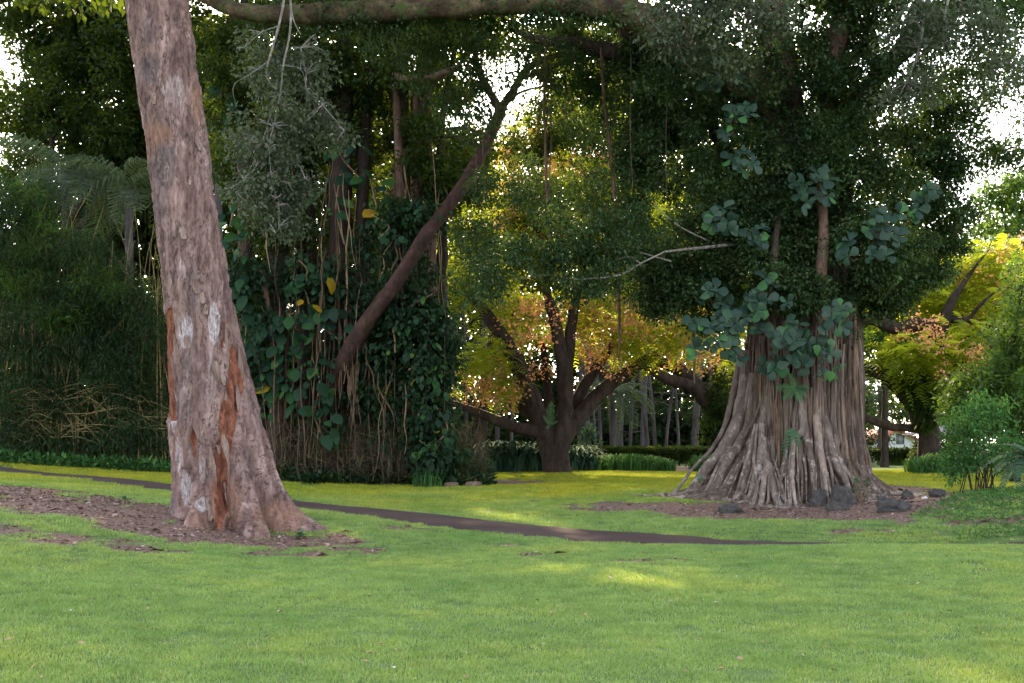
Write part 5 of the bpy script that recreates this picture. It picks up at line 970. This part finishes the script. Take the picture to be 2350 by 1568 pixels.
# ================================================================ bamboo thicket (left)
def bamboo():
    b0 = G(120, 1065, 43.5); T = thing('bamboo_thicket', 'dense dark bamboo thicket with arching dry canes left of the leaning trunk', 'bamboo', b0); r = np.random.default_rng(101)
    for k in range(170):
        x = r.uniform(-120, 420); Y = r.uniform(42.6, 45.5); g = G(x, 1065, Y); y0 = PX(g)[1]; ln = r.uniform(-160, 160); hgt = r.uniform(250, 640)
        rows = [(x, y0 + 4, Y, .02), (x + ln * .15, y0 - hgt * .4, Y, .018), (x + ln * .5, y0 - hgt * .8, Y, .014), (x + ln, y0 - hgt, Y, .006)]
        B = MB(); B.tube(pxtube(rows), 12, 5); B.build('cane', CANE, T)
    for k in range(90):   # fallen, arching dry canes low in the front
        x = r.uniform(-20, 330); y = r.uniform(890, 1010); L = r.uniform(50, 150); Y = r.uniform(42.0, 42.8); s = r.choice([-1, 1, 1]); rows = [(x, y, Y, .013), (x + s * L * .5, y - 12 + r.normal() * 10, Y, .012), (x + s * L, y + 16 + r.normal() * 26, Y, .006)]
        B = MB(); B.tube(pxtube(rows), 10, 4); B.build('cane', CANE, T)
    bl = [(40, 540, 43.5, 130, 120, 2.0, 150), (200, 650, 43.2, 110, 120, 1.8, 140), (320, 780, 43, 80, 140, 1.6, 110), (250, 720, 43.4, 120, 90, 1.6, 70), (80, 760, 43, 160, 150, 1.8, 190), (220, 860, 42.8, 150, 110, 1.5, 120), (40, 930, 42.6, 120, 90, 1.4, 90), (330, 960, 42.8, 90, 80, 1.4, 60), (180, 1020, 43, 240, 45, 1.2, 110), (-60, 700, 43.5, 100, 330, 2.0, 160), (50, 470, 43.8, 90, 70, 1.4, 50), (200, 900, 44.4, 230, 150, 1.0, 130), (130, 760, 45, 240, 160, 1.0, 120)]
    obj('foliage', foliage_mesh('foliage', [(30, 470, 43.2, 80, 60, 1, 30), (120, 560, 42.8, 90, 60, 1, 34), (40, 640, 42.4, 80, 60, .8, 24), (230, 660, 42.4, 70, 50, .8, 20), (130, 740, 42.2, 90, 50, .8, 16)], 104, 0.26, 0.04, 0.5, 40, shell=0.0, droop=0.4), LF_MID, T)
    obj('foliage', foliage_mesh('foliage', bl, 102, 0.24, 0.034, 0.5, 58, shell=0.0, droop=0.45), LF_BAMBOO, T)
    n = 6000; X = r.uniform(-20, -10.5, n); Y = r.uniform(41.2, 43.4, n); D = r.normal(size=(n, 3)); D[:, 2] = np.abs(D[:, 2]); l = r.uniform(.12, .34, n); V, Fq = leaf_quads(np.stack([X, Y, H(X, Y) + r.random(n) ** 2 * .35], -1), D, l, l * .3, r)
    tag(obj('ground_cover', np_mesh('ground_cover', V, Fq, {'rnd': r.random(n)}), LF_WEED), 'low green weeds along the foot of the bamboo', None, None, 'stuff')
bamboo()

# ================================================================ palms
def palm(label, x, y, Y, n, L, seed, ground_y=None, droop=0.7, tr=0.16, group=None, ld=0.9, ll=0.62):
    """x, y: picture position of the crown's heart"""
    c = P(x, y, Y); g = c.copy(); g[2] = float(H(c[0], c[1])); T = thing('palm_tree', label, 'palm', g, group); r = np.random.default_rng(seed)
    B = MB(); B.tube([[g[0], g[1], g[2] - .2, tr * 1.3], [g[0] + .05, g[1], (g[2] + c[2]) / 2, tr], [c[0], c[1], c[2], tr * .9]], 24, 10, .1, 3); B.build('trunk', BK_GREY, T)
    fm = [frond('frond', L, 34, L * ll * .5, 0.05, droop * d_, ld, k, 0.15, 0.03, 0.35) for k, d_ in enumerate((0.6, 0.9, 1.25))]
    for k in range(n):
        a = k * 2.4 + r.normal() * .2; e = r.uniform(-.35, 0.9); put('frond', fm[r.integers(3)], LF_PALM, T, c, aim((math.cos(a), math.sin(a), e)), r.uniform(.8, 1.1))
palm('palm with long silvery drooping fronds above the bamboo', 150, 400, 46.5, 13, 3.4, 111, ld=2.2, ll=.85)
palm('palm crown hanging just left of the leaning trunk above the bamboo', 295, 440, 46, 13, 3.0, 112, ld=2.4, ll=.85)
palm('shaded palm half hidden right behind the leaning trunk', 500, 300, 50, 14, 3.0, 113)
palm('slim palm in front of the distant stand of pale trunks', 1405, 905, 66, 16, 2.6, 114)
palm('tall far palm between the banyan trunk and the dark limbed flame tree', 2020, 890, 68, 20, 2.6, 115)
palm('low palm beyond the vine smothered tree', 880, 905, 58, 14, 2.6, 116)
# ================================================================ background: stand of pale trunks, wood, hedges, house
def leafy_tree(label, x, y, Y, blobs, seed, L=0.22, W=0.12, clump=0.6, per=60, mat=None, r0=0.3, group=None, bark=None, name='leafy_tree'):
    g = G(x, y, Y); T = thing(name, label, 'tree', g, group); B = MB(); tops = [P(b[0], b[1], b[2]) for b in blobs]; r = np.random.default_rng(seed)
    m = np.mean(tops, axis=0); f = g * .45 + m * .55; f[0] = g[0] * .7 + m[0] * .3
    B.tube([[g[0], g[1], g[2] - .2, r0 * 1.3], [*(g * .6 + f * .4), r0], [*f, r0 * .8]], 20, 10, .15, 3); B.build('trunk', bark or BK_DARK, T)
    for t in tops[:6]:
        B = MB(); B.tube([[*(f - np.array([0, 0, .3])), r0 * .6], [*(f * .5 + t * .5 + r.normal(size=3) * .3), r0 * .4], [*t, r0 * .12]], 14, 7, .15, 3); B.build('limb', bark or BK_DARK, T)
    obj('crown', foliage_mesh('crown', blobs, seed, L, W, clump, per, shell=0.1), mat or LF_DARK, T)
# the stand of pale trunks
rng = np.random.default_rng(121); xs = [1018, 1045, 1070, 1105, 1140, 1172, 1368, 1380, 1404, 1420, 1445, 1472, 1488, 1506, 1524, 1560, 1592, 1640, 900, 925, 1330, 1350]
_rank = {}
for sgn in (-1, 1):
    for q, x in enumerate(sorted([x for x in xs if (x - 1272) * sgn > 0], key=lambda v: abs(v - 1272))): _rank[x] = (q, 'left' if sgn < 0 else 'right')
_ord = 'first second third fourth fifth sixth seventh eighth ninth tenth eleventh twelfth thirteenth fourteenth fifteenth sixteenth seventeenth eighteenth nineteenth twentieth'.split()
for k, x in enumerate(xs):
    Y = rng.uniform(68, 84); g = G(x, 1065, Y); T = thing('plantation_tree', '%s slender pale trunk of the distant stand counting %s from the flame tree' % (_ord[_rank[x][0]], _rank[x][1]), 'tree', g, 'slender trunks of the distant stand')
    ln = rng.normal() * 16; r0 = rng.choice([.09, .12, .15, .19]) * rng.uniform(.85, 1.15); y0 = PX(g)[1]; top = rng.uniform(540, 640)
    B = MB(); B.tube(pxtube([(x, y0 + 6, Y, r0 * 1.15), (x + ln * .3, y0 - 120, Y, r0), (x + ln, (y0 + top) / 2 - 60, Y, r0 * .9), (x + ln * 1.6, top, Y, r0 * .6)]), 20, 8, .12, 2); B.build('trunk', BK_GREY, T)
    B = MB()
    for q in range(9):
        yy = rng.uniform(top, y0 - 70); f = (y0 - yy) / (y0 - top); sx = rng.choice([-1, 1]); xx = x + ln * f * 1.2
        B.tube(pxtube([(xx, yy, Y, .035), (xx + sx * 18, yy - rng.uniform(-6, 14), Y - .5, .02), (xx + sx * rng.uniform(24, 50), yy - rng.uniform(-24, 16), Y - 1, .006)]), 6, 4)
    B.build('branch', BK_GREY, T)
    obj('crown', foliage_mesh('crown', [(x + ln * 1.5, top, Y, 46, 80, 1.8, 12)], 1300 + k, 0.42, 0.16, 0.9, 26, droop=.5), LF_WOOD, T)
# far wood that reads as one mass
wood = [(1100, 900, 92, 200, 90, 4, 90), (1330, 900, 94, 200, 110, 4, 110), (1560, 900, 94, 200, 110, 4, 110), (1780, 900, 94, 200, 130, 4, 110), (800, 850, 80, 300, 200, 5, 220), (1300, 740, 95, 400, 100, 5, 190), (1700, 720, 95, 300, 120, 5, 140), (500, 800, 76, 300, 240, 5, 200), (150, 800, 76, 350, 240, 5, 160), (1000, 700, 85, 250, 140, 5, 130), (2280, 900, 90, 160, 110, 5, 120), (1930, 950, 92, 60, 90, 3, 36), (-200, 700, 80, 250, 300, 5, 100), (2500, 800, 85, 200, 200, 5, 90), (1200, 1010, 90, 340, 45, 3, 120), (1600, 1010, 90, 340, 45, 3, 120), (700, 1010, 66, 420, 55, 3, 130), (150, 1010, 60, 420, 60, 3, 140), (150, 600, 64, 260, 160, 4, 150), (330, 420, 62, 130, 150, 3, 80), (640, 560, 66, 300, 200, 4, 160), (880, 300, 66, 130, 200, 3, 60), (560, 250, 66, 160, 200, 3, 90), (1000, 980, 84, 160, 70, 3, 60), (1100, 560, 100, 200, 160, 5, 120), (1400, 520, 100, 240, 170, 5, 150), (1700, 520, 100, 220, 170, 5, 120), (2150, 740, 84, 240, 110, 4, 120), (2050, 620, 84, 120, 100, 4, 60), (1450, 975, 88, 220, 50, 2, 60), (2080, 930, 122, 160, 50, 3, 60), (250, 900, 57, 420, 150, 2, 200), (750, 900, 60, 260, 170, 2, 140), (2250, 820, 62, 130, 110, 3, 90), (2120, 700, 60, 140, 70, 2, 70), (2260, 640, 60, 90, 60, 2, 40), (2750, 780, 80, 380, 240, 5, 260), (2600, 980, 70, 260, 70, 3, 90), (-550, 750, 75, 300, 300, 5, 160), (3000, 980, 75, 200, 80, 3, 70)]
tag(obj('far_wood', foliage_mesh('far_wood', wood, 131, 0.55, 0.30, 1.3, 52, shell=0.1), LF_WOOD), 'far dark wood closing the view behind the park', None, None, 'stuff')
# individual trees further back
leafy_tree('dark evergreen behind the bamboo at the far left', 60, 1060, 52, [(60, 260, 52, 130, 60, 2.5, 60), (170, 300, 52, 150, 60, 2.5, 70), (380, 120, 51, 130, 140, 2.5, 90), (470, 250, 51, 90, 160, 2, 70), (120, 170, 51, 130, 90, 2.5, 70), (250, 40, 51, 160, 80, 2.5, 80), (330, 250, 51, 80, 120, 2, 60), (240, 330, 51, 90, 60, 2, 40), (190, 230, 50, 150, 110, 2.5, 110), (260, 120, 50, 120, 120, 2.5, 90), (100, 30, 50, 170, 60, 2.5, 80), (20, 400, 54, 90, 80, 2, 36), (280, 330, 50, 70, 60, 2, 36), (0, 20, 50, 60, 50, 2, 20), (160, 90, 52, 130, 120, 2.5, 90), (210, 400, 51.5, 160, 60, 2, 70), (60, 400, 53, 60, 60, 2, 26)], 141)
leafy_tree('dark tree rising behind the vine smothered tree', 830, 1080, 54, [(620, 430, 54, 130, 150, 3, 80), (900, 600, 54, 200, 160, 3, 120), (760, 250, 55, 160, 130, 3, 70), (470, 450, 54, 90, 170, 3, 70), (1010, 260, 55, 90, 130, 3, 30), (560, 200, 54, 120, 150, 3, 70)], 142, 0.26, 0.15, 0.7, 60)
leafy_tree('bushy green tree top lit by sun at the far right', 2330, 1080, 66, [(2330, 520, 66, 90, 70, 3, 60), (2290, 440, 66, 50, 26, 2, 16), (2350, 440, 66, 60, 40, 2, 22), (2340, 640, 66, 100, 60, 3, 50)], 143, 0.26, 0.16, 0.7, 55, LF_MID)
leafy_tree('soft layered light green tree between banyan trunk and flame tree', 2030, 1075, 58, [(2030, 770, 58, 60, 26, 2, 26), (2010, 830, 58, 55, 24, 2, 24), (2070, 800, 58, 50, 26, 2, 20), (1990, 760, 58, 40, 40, 2, 16), (2060, 690, 58, 80, 40, 2, 26)], 144, 0.20, 0.10, 0.55, 60, LF_MID, 0.16)
leafy_tree('green tree filling the right edge above the cycad', 2330, 1115, 36, [(2300, 870, 36, 70, 60, 1.8, 56), (2350, 780, 36, 60, 90, 1.8, 56), (2240, 900, 36, 60, 50, 1.4, 36), (2320, 960, 36, 60, 50, 1.6, 40), (2350, 640, 36, 40, 60, 1.2, 14), (2230, 950, 36.5, 60, 40, 1.4, 30), (2350, 1030, 35, 50, 50, 1, 30)], 145, 0.16, 0.08, 0.45, 60, LF_MID, 0.14)
leafy_tree('broad dark tree standing beyond the right edge of the lawn', 2620, 1090, 42, [(2560, 700, 42, 130, 140, 2.5, 110), (2700, 560, 42, 170, 180, 3, 150), (2560, 420, 42, 120, 120, 2.5, 60), (2800, 760, 42, 120, 140, 2.5, 70)], 148, 0.24, 0.14, 0.6, 60)
leafy_tree('yellow green tree in the sun beyond the leaning forked branch', 1090, 1075, 62, [(1110, 370, 62, 80, 60, 2.5, 30), (1060, 520, 62, 80, 70, 2.5, 40), (1330, 400, 64, 100, 80, 2.5, 40), (1150, 560, 62, 100, 60, 2.5, 40), (1480, 380, 62, 90, 100, 2.5, 50), (1540, 480, 62, 80, 100, 2.5, 40), (1360, 200, 62, 110, 80, 2.5, 60), (1450, 120, 62, 110, 80, 2.5, 50), (1290, 120, 62, 50, 60, 2, 20), (1080, 60, 62, 90, 60, 2, 30)], 146, 0.30, 0.14, 0.7, 50, LF_FLAME)
leafy_tree('dark tree behind the banyan crown', 1760, 1080, 58, [(1500, 250, 58, 110, 100, 3, 40), (1700, 350, 58, 170, 170, 3, 100), (1950, 350, 58, 170, 170, 3, 80), (1600, 560, 58, 140, 110, 3, 70), (2080, 560, 58, 110, 90, 3, 60), (1780, 620, 58, 160, 90, 3, 70)], 147, 0.28, 0.16, 0.7, 55)

# ---- hedges and bushes
def bush_mesh(name, boxes, seed, L, W, n):
    """leaf-covered boxes: rows x0 x1 y_top y_foot Y depth"""
    r = np.random.default_rng(seed); CC = []; 
    for (x0, x1, yt, yb, Y, dp) in boxes:
        m = int(n * (x1 - x0)); x = r.uniform(x0, x1, m); y = yt + (yb - yt) * r.random(m); d = r.random(m); face = r.random(m)
        y = np.where(face < .3, yt + r.normal(size=m) * 1.2, y); d = np.where(face < .3, d, d * d * .4)
        p = np.stack([(x - CXP) * Y / FPX, Y + d * dp, EYE - (y - HYP) * Y / FPX], -1); CC.append(p)
    C = np.vstack(CC) + 0.05 * r.normal(size=(sum(map(len, CC)), 3)); n = len(C); D = r.normal(size=(n, 3)) + np.array([0, -.6, .3]); l = L * r.uniform(.6, 1.3, n); V, Fq = leaf_quads(C, D, l, l * W / L, r)
    return np_mesh(name, V, Fq, {'rnd': r.random(n)})
def hedge(label, x0, x1, yt, yb, Y, dp, seed, mat=LF_DARK, L=.12, n=34):
    b0 = G((x0 + x1) / 2, yb, Y); T = thing('clipped_hedge', label, 'hedge', b0); o = obj('leaves', bush_mesh('leaves', [(x0, x1, yt, yb, Y, dp)], seed, L, L * .6, n), mat, T)
    B = MB(); r = np.random.default_rng(seed)
    for k in range(int((x1 - x0) / 7)):
        x = r.uniform(x0, x1); B.tube(pxtube([(x, yb + 5, Y + dp * .5, .03), (x + r.normal() * 4, (yt + yb) / 2, Y + dp * .5, .02), (x + r.normal() * 8, yt + 4, Y + dp * .5, .01)]), 6, 4)
    B.build('stems', BK_DARK, T)
hedge('long clipped dark hedge right of the flame tree', 1330, 1650, 1030, 1064, 64, 1.6, 151, n=46)
hedge('clipped dark hedge left of the flame tree', 1015, 1240, 1034, 1072, 62, 1.6, 152, n=40)
hedge('low dark hedge beyond the sunlit lawn right of the banyan', 1975, 2100, 1034, 1058, 62, 1.4, 153)
def blade_plant(label, x, y, Y, w, h, seed, n, mat, name='blade_clump', cat='plant', lw=.05, lean=.5):
    """strap-leaved clump: arching blades"""
    r = np.random.default_rng(seed); b0 = G(x, y, Y); T = thing(name, label, cat, b0); s = Y / FPX; B = MB(); nn = n
    X = b0[0] + r.uniform(-1, 1, nn) * w * s * .5; Yy = b0[1] + r.uniform(-1, 1, nn) * .9; base = np.stack([X, Yy, H(X, Yy)], -1); hh = h * s * r.uniform(.5, 1.1, nn) * (1 - .35 * ((X - b0[0]) / (w * s * .5)) ** 2)
    a = r.random(nn) * 6.28; d = np.stack([np.cos(a), np.sin(a), 0 * a], -1); sd = np.stack([-np.sin(a), np.cos(a), 0 * a], -1) * lw * .5
    m1 = base + d * (lean * .25 * hh)[:, None] + np.array([0, 0, 1]) * (hh * .65)[:, None]; m2 = base + d * (lean * .6 * hh)[:, None] + np.array([0, 0, 1]) * (hh * .95)[:, None]; tp = base + d * (lean * hh * 1.1)[:, None] + np.array([0, 0, 1]) * (hh * r.uniform(.6, 1.0, nn))[:, None]
    V = np.stack([base - sd * .7, base + sd * .7, m1 + sd, m1 - sd, m2 + sd * .8, m2 - sd * .8, tp + sd * .1, tp - sd * .1], 1).reshape(-1, 3); k = np.arange(nn)[:, None] * 8
    Fq = np.concatenate([k + np.array([0, 1, 2, 3]), k + np.array([3, 2, 4, 5]), k + np.array([5, 4, 6, 7])]); obj('blades', np_mesh('blades', V, Fq, {'rnd': np.tile(r.random(nn), 3)}), mat, T)
LF_LILY = leaf_mat('strap_leaf', [(0, (0.03, 0.085, 0.03)), (0.6, (0.055, 0.14, 0.045)), (1, (0.10, 0.20, 0.06))], (0.2, 0.4, 0.05), 0.2, 0.85, 0.05)
blade_plant('low bright green strap leaved bed right of the flame tree trunk', 1440, 1086, 54, 210, 40, 161, 1500, LF_LILY)
blade_plant('small strap leaved bed beside the left banyan root', 1618, 1080, 54, 60, 40, 162, 500, LF_LILY)
blade_plant('tall blue green ginger like clump left of the flame tree trunk', 1165, 1092, 52, 180, 72, 163, 900, LF_CYCAD, lw=.12, lean=.7)
blade_plant('short dark clump at the right foot of the flame tree', 1330, 1085, 53, 70, 60, 164, 300, LF_CYCAD, lw=.10, lean=.8)
blade_plant('strap leaved bed under the shrubs before the pavilion', 2160, 1092, 45, 140, 46, 165, 1000, LF_LILY)
blade_plant('sunlit bright grass tuft before the white house', 2050, 1040, 66, 50, 24, 166, 400, LF_MID)
blade_plant('weedy clump under the vine smothered tree by the lawn', 985, 1112, 36.4, 70, 46, 167, 260, LF_LILY, lw=.02)
def bush(label, x, y, Y, blobs, seed, mat, L=.16, W=.09, clump=.4, per=45):
    g = G(x, y, Y); T = thing('leafy_bush', label, 'bush', g); B = MB(); r = np.random.default_rng(seed)
    for b_ in blobs:
        t = P(b_[0], b_[1], b_[2]); B.tube([[*(g + np.array([0, 0, -.1])), .04], [*(g * .5 + t * .5 + r.normal(size=3) * .1), .03], [*t, .01]], 8, 5)
    B.build('stems', BK_BROWN, T); obj('foliage', foliage_mesh('foliage', blobs, seed, L, W, clump, per, shell=0.1), mat, T)
bush('rounded dark bush before the pavilion post', 2130, 1080, 50, [(2130, 1056, 50, 34, 20, 1, 22), (2120, 1040, 50, 16, 14, .6, 8), (2170, 1070, 48, 40, 20, 1, 20)], 171, LF_WOOD)
bush('pale green bush right of the flame tree fork', 1335, 1078, 58, [(1345, 1010, 58, 24, 34, .8, 16), (1335, 1050, 58, 30, 24, .8, 14)], 172, LF_CYCAD)
bush('dark bush beside the white house', 2020, 1050, 76, [(2032, 1012, 76, 9, 16, .6, 10), (1996, 1012, 76, 22, 30, 1, 16)], 173, LF_WOOD)
bush('dark green bush behind the dark limbed flame tree', 2180, 1070, 60, [(2190, 1020, 60, 40, 24, 1.2, 24), (2140, 1020, 62, 30, 20, 1, 12), (2100, 1040, 64, 24, 8, .6, 8)], 174, LF_DARK)

# ---- thin-stemmed shrub, weeds and cycad on the right bank
def stem_shrub():
    b0 = G(2245, 1122, 29.5); T = thing('thin_stemmed_shrub', 'airy shrub on many thin dark stems at the right end of the mulch', 'shrub', b0); r = np.random.default_rng(181)
    for k in range(22):
        x = 2245 + r.normal() * 24; a = G(x, 1122, 29.5 + r.normal() * .2); t = P(x + r.normal() * 30, r.uniform(950, 1040), 29.5 + r.normal() * .3); B = MB()
        B.tube([[a[0], a[1], a[2] - .05, .016], [*(a * .5 + t * .5 + r.normal(size=3) * .05), .012], [*t, .005]], 10, 5); B.build('stem', BK_DARK, T)
    bl = [(2245, 985, 29.5, 80, 45, .9, 66), (2230, 1040, 29.4, 75, 34, .8, 48), (2190, 1075, 29.2, 30, 26, .5, 16), (2300, 1050, 29.6, 40, 44, .7, 26), (2250, 930, 29.6, 60, 30, .7, 26)]
    obj('foliage', foliage_mesh('foliage', bl, 182, 0.11, 0.045, 0.26, 34, shell=0.0), LF_WEED, T)
stem_shrub()
def weeds():
    r = np.random.default_rng(183); n = 9000; X = r.uniform(7.2, 11.5, n); Y = r.uniform(21.6, 28.5, n); px = CXP + X * FPX / Y
    k = (px > 2110 + np.abs(Y - 24) * 40 + 60 * pnoise(np.stack([X, Y, X * 0], -1))); X, Y = X[k], Y[k]; n = len(X); D = r.normal(size=(n, 3)); D[:, 2] = np.abs(D[:, 2]) * .8; l = r.uniform(.04, .09, n)
    V, Fq = leaf_quads(np.stack([X, Y, H(X, Y) + r.random(n) ** 2 * .10], -1), D, l, l * .55, r); tag(obj('weeds', np_mesh('weeds', V, Fq, {'rnd': r.random(n)}), LF_WEED), 'low dark green ground cover on the right bank', None, None, 'stuff')
weeds()
def cycad():
    b0 = G(2375, 1130, 26); T = thing('cycad', 'blue green cycad with stiff arching fronds at the right edge', 'cycad', b0); r = np.random.default_rng(184); c = b0 + np.array([0, 0, .62])
    B = MB(); B.tube([[*b0[:2], b0[2] - .1, .15], [*c, .13]], 10, 10, .3, 8); B.build('trunk', BK_BROWN, T)
    fm = [frond('frond', 1.0, 36, .26, .030, d_, .12, k, .25, .012, .3) for k, d_ in enumerate((.35, .6, .9))]
    for k in range(30):
        a = k * 2.4; e = r.uniform(-.1, 1.2); put('frond', fm[k % 3], LF_CYCAD, T, c, aim((math.cos(a), math.sin(a), e)), r.uniform(.8, 1.1))
cycad()

# ---- white house and pavilion
def box(B, p0, p1, rnd=.5):
    (x0, y0, z0), (x1, y1, z1) = p0, p1; V = np.array([(x, y, z) for z in (z0, z1) for y in (y0, y1) for x in (x0, x1)], float)
    B.add(V, np.array([(0, 2, 3, 1), (4, 5, 7, 6), (0, 1, 5, 4), (1, 3, 7, 5), (3, 2, 6, 7), (2, 0, 4, 6)]), rnd); return B
def house():
    Y = 110; s = Y / FPX; g = G(2070, 1036, Y); T = thing('white_house', 'white gabled house with red roof seen under the low limb', 'house', g)
    x0, x1 = P(1985, 0, Y)[0], P(2136, 0, Y)[0]; xr = P(2058, 0, Y)[0]; zb = g[2] - .3; ze = P(0, 1024, Y)[2]; zr = P(0, 990, Y)[2]; zl = P(0, 1024, Y)[2]; d = 9
    V = np.array([(x0, Y, zb), (x1, Y, zb), (x1, Y, ze), (xr, Y, zr), (x0, Y, zl), (x0, Y + d, zb), (x1, Y + d, zb), (x1, Y + d, ze), (xr, Y + d, zr), (x0, Y + d, zl)])
    me = bpy.data.meshes.new('wall'); me.from_pydata(V.tolist(), [], [(0, 1, 2, 3, 4), (5, 9, 8, 7, 6), (0, 5, 6, 1), (1, 6, 7, 2), (4, 9, 5, 0)]); me.update(); obj('wall', me, plain_mat('white_render', (0.78, 0.78, 0.82), .8, .04), T)
    B = MB()
    for (xa, za, xb, zb_) in ((xr, zr, x1 + .9, ze - .55), (xr, zr, x0 - .5, zl - .3)):
        V = np.array([(xa, Y - .5, za + .04), (xa, Y + d + .5, za + .04), (xb, Y + d + .5, zb_ + .04), (xb, Y - .5, zb_ + .04)]); V = np.vstack([V, V + np.array([0, 0, .2])]); B.add(V, np.array([(0, 1, 2, 3), (7, 6, 5, 4), (0, 3, 7, 4), (1, 0, 4, 5), (2, 1, 5, 6), (3, 2, 6, 7)]))
    B.build('roof', plain_mat('red_tile', (0.42, 0.13, 0.09), .8, .25, 4), T, False)
    wx, wz = P(2066, 1008, Y)[0], P(0, 1008, Y)[2]; a = .36
    w = box(MB(), (wx - a * .7, Y - .02, wz - a), (wx + a * .7, Y + .05, wz + a)).build('window', plain_mat('grey_pane', (0.30, 0.31, 0.35), .3, .1), T, False)
    B = MB()
    for (p, q) in (((-a, -a - .1), (a, -a)), ((-a, a), (a, a + .1)), ((-a, -a), (-a + .12, a)), ((a - .12, -a), (a, a))): box(B, (wx + p[0], Y - .06, wz + p[1]), (wx + q[0], Y + .02, wz + q[1]))
    obj('frame', B.mesh('frame', False), plain_mat('grey_frame', (0.2, 0.2, 0.22)), w)
    B = MB(); zz = P(0, 1040, Y)[2]
house()
def pavilion():
    Y = 76; g = G(2180, 1058, Y); T = thing('park_pavilion', 'open sided pavilion with grey hipped roof behind the right shrubs', 'pavilion', g)
    xl, xr_ = P(2124, 0, Y)[0], P(2290, 0, Y)[0]; ze = P(0, 998, Y)[2]; za = P(0, 966, Y)[2]; xm = (xl + xr_) / 2; ym = Y + (xr_ - xl) / 2; yb = Y + (xr_ - xl)
    V = np.array([(xl, Y, ze), (xr_, Y, ze), (xr_, yb, ze), (xl, yb, ze), (xm, ym, za)]); B = MB()
    for a, b_ in ((0, 1), (1, 2), (2, 3), (3, 0)):
        B.add(np.array([V[a], V[b_], V[4], V[4] + np.array([.01, 0, 0])]), np.array([(0, 1, 3, 2)]))
    rf = B.build('roof', plain_mat('weathered_shingle', (0.30, 0.29, 0.27), .9, .25, 5), T, False)
    B = MB()
    for k in range(9):
        f = k / 9; 
        for a, b_ in ((0, 1), (3, 0)):
            p, q = V[a] * (1 - f) + V[4] * f, V[b_] * (1 - f) + V[4] * f; B.tube([[*(p + np.array([0, 0, .03])), .035], [*(q + np.array([0, 0, .03])), .035]], 4, 4)
    obj('batten', B.mesh('batten', False), plain_mat('grey_batten', (0.42, 0.41, 0.39)), rf)
    fm = box(MB(), (xl + .1, Y + .1, ze - .16), (xr_ - .1, Y + .25, ze - .02)).build('beam', plain_mat('grey_timber', (0.34, 0.30, 0.28)), T, False)
    for x in (P(2148, 0, Y)[0], P(2200, 0, Y)[0], P(2262, 0, Y)[0]):
        for yy in (Y + .35, yb - .6): box(MB(), (x - .07, yy - .07, g[2] - .1), (x + .07, yy + .07, ze - .02)).build('post', plain_mat('grey_timber', (0.34, 0.30, 0.28)), T, False)
    box(MB(), (xl + .2, Y + .1, g[2] - .2), (xr_, yb, g[2] + .12)).build('floor_slab', plain_mat('concrete', (0.35, 0.33, 0.33), .9), T, False)
    box(MB(), (P(2160, 0, Y)[0], Y + 1.5, g[2] + .12), (P(2190, 0, Y)[0], Y + 2.0, g[2] + .5)).build('bench', plain_mat('brown_timber', (0.16, 0.10, 0.08)), T, False)
pavilion()
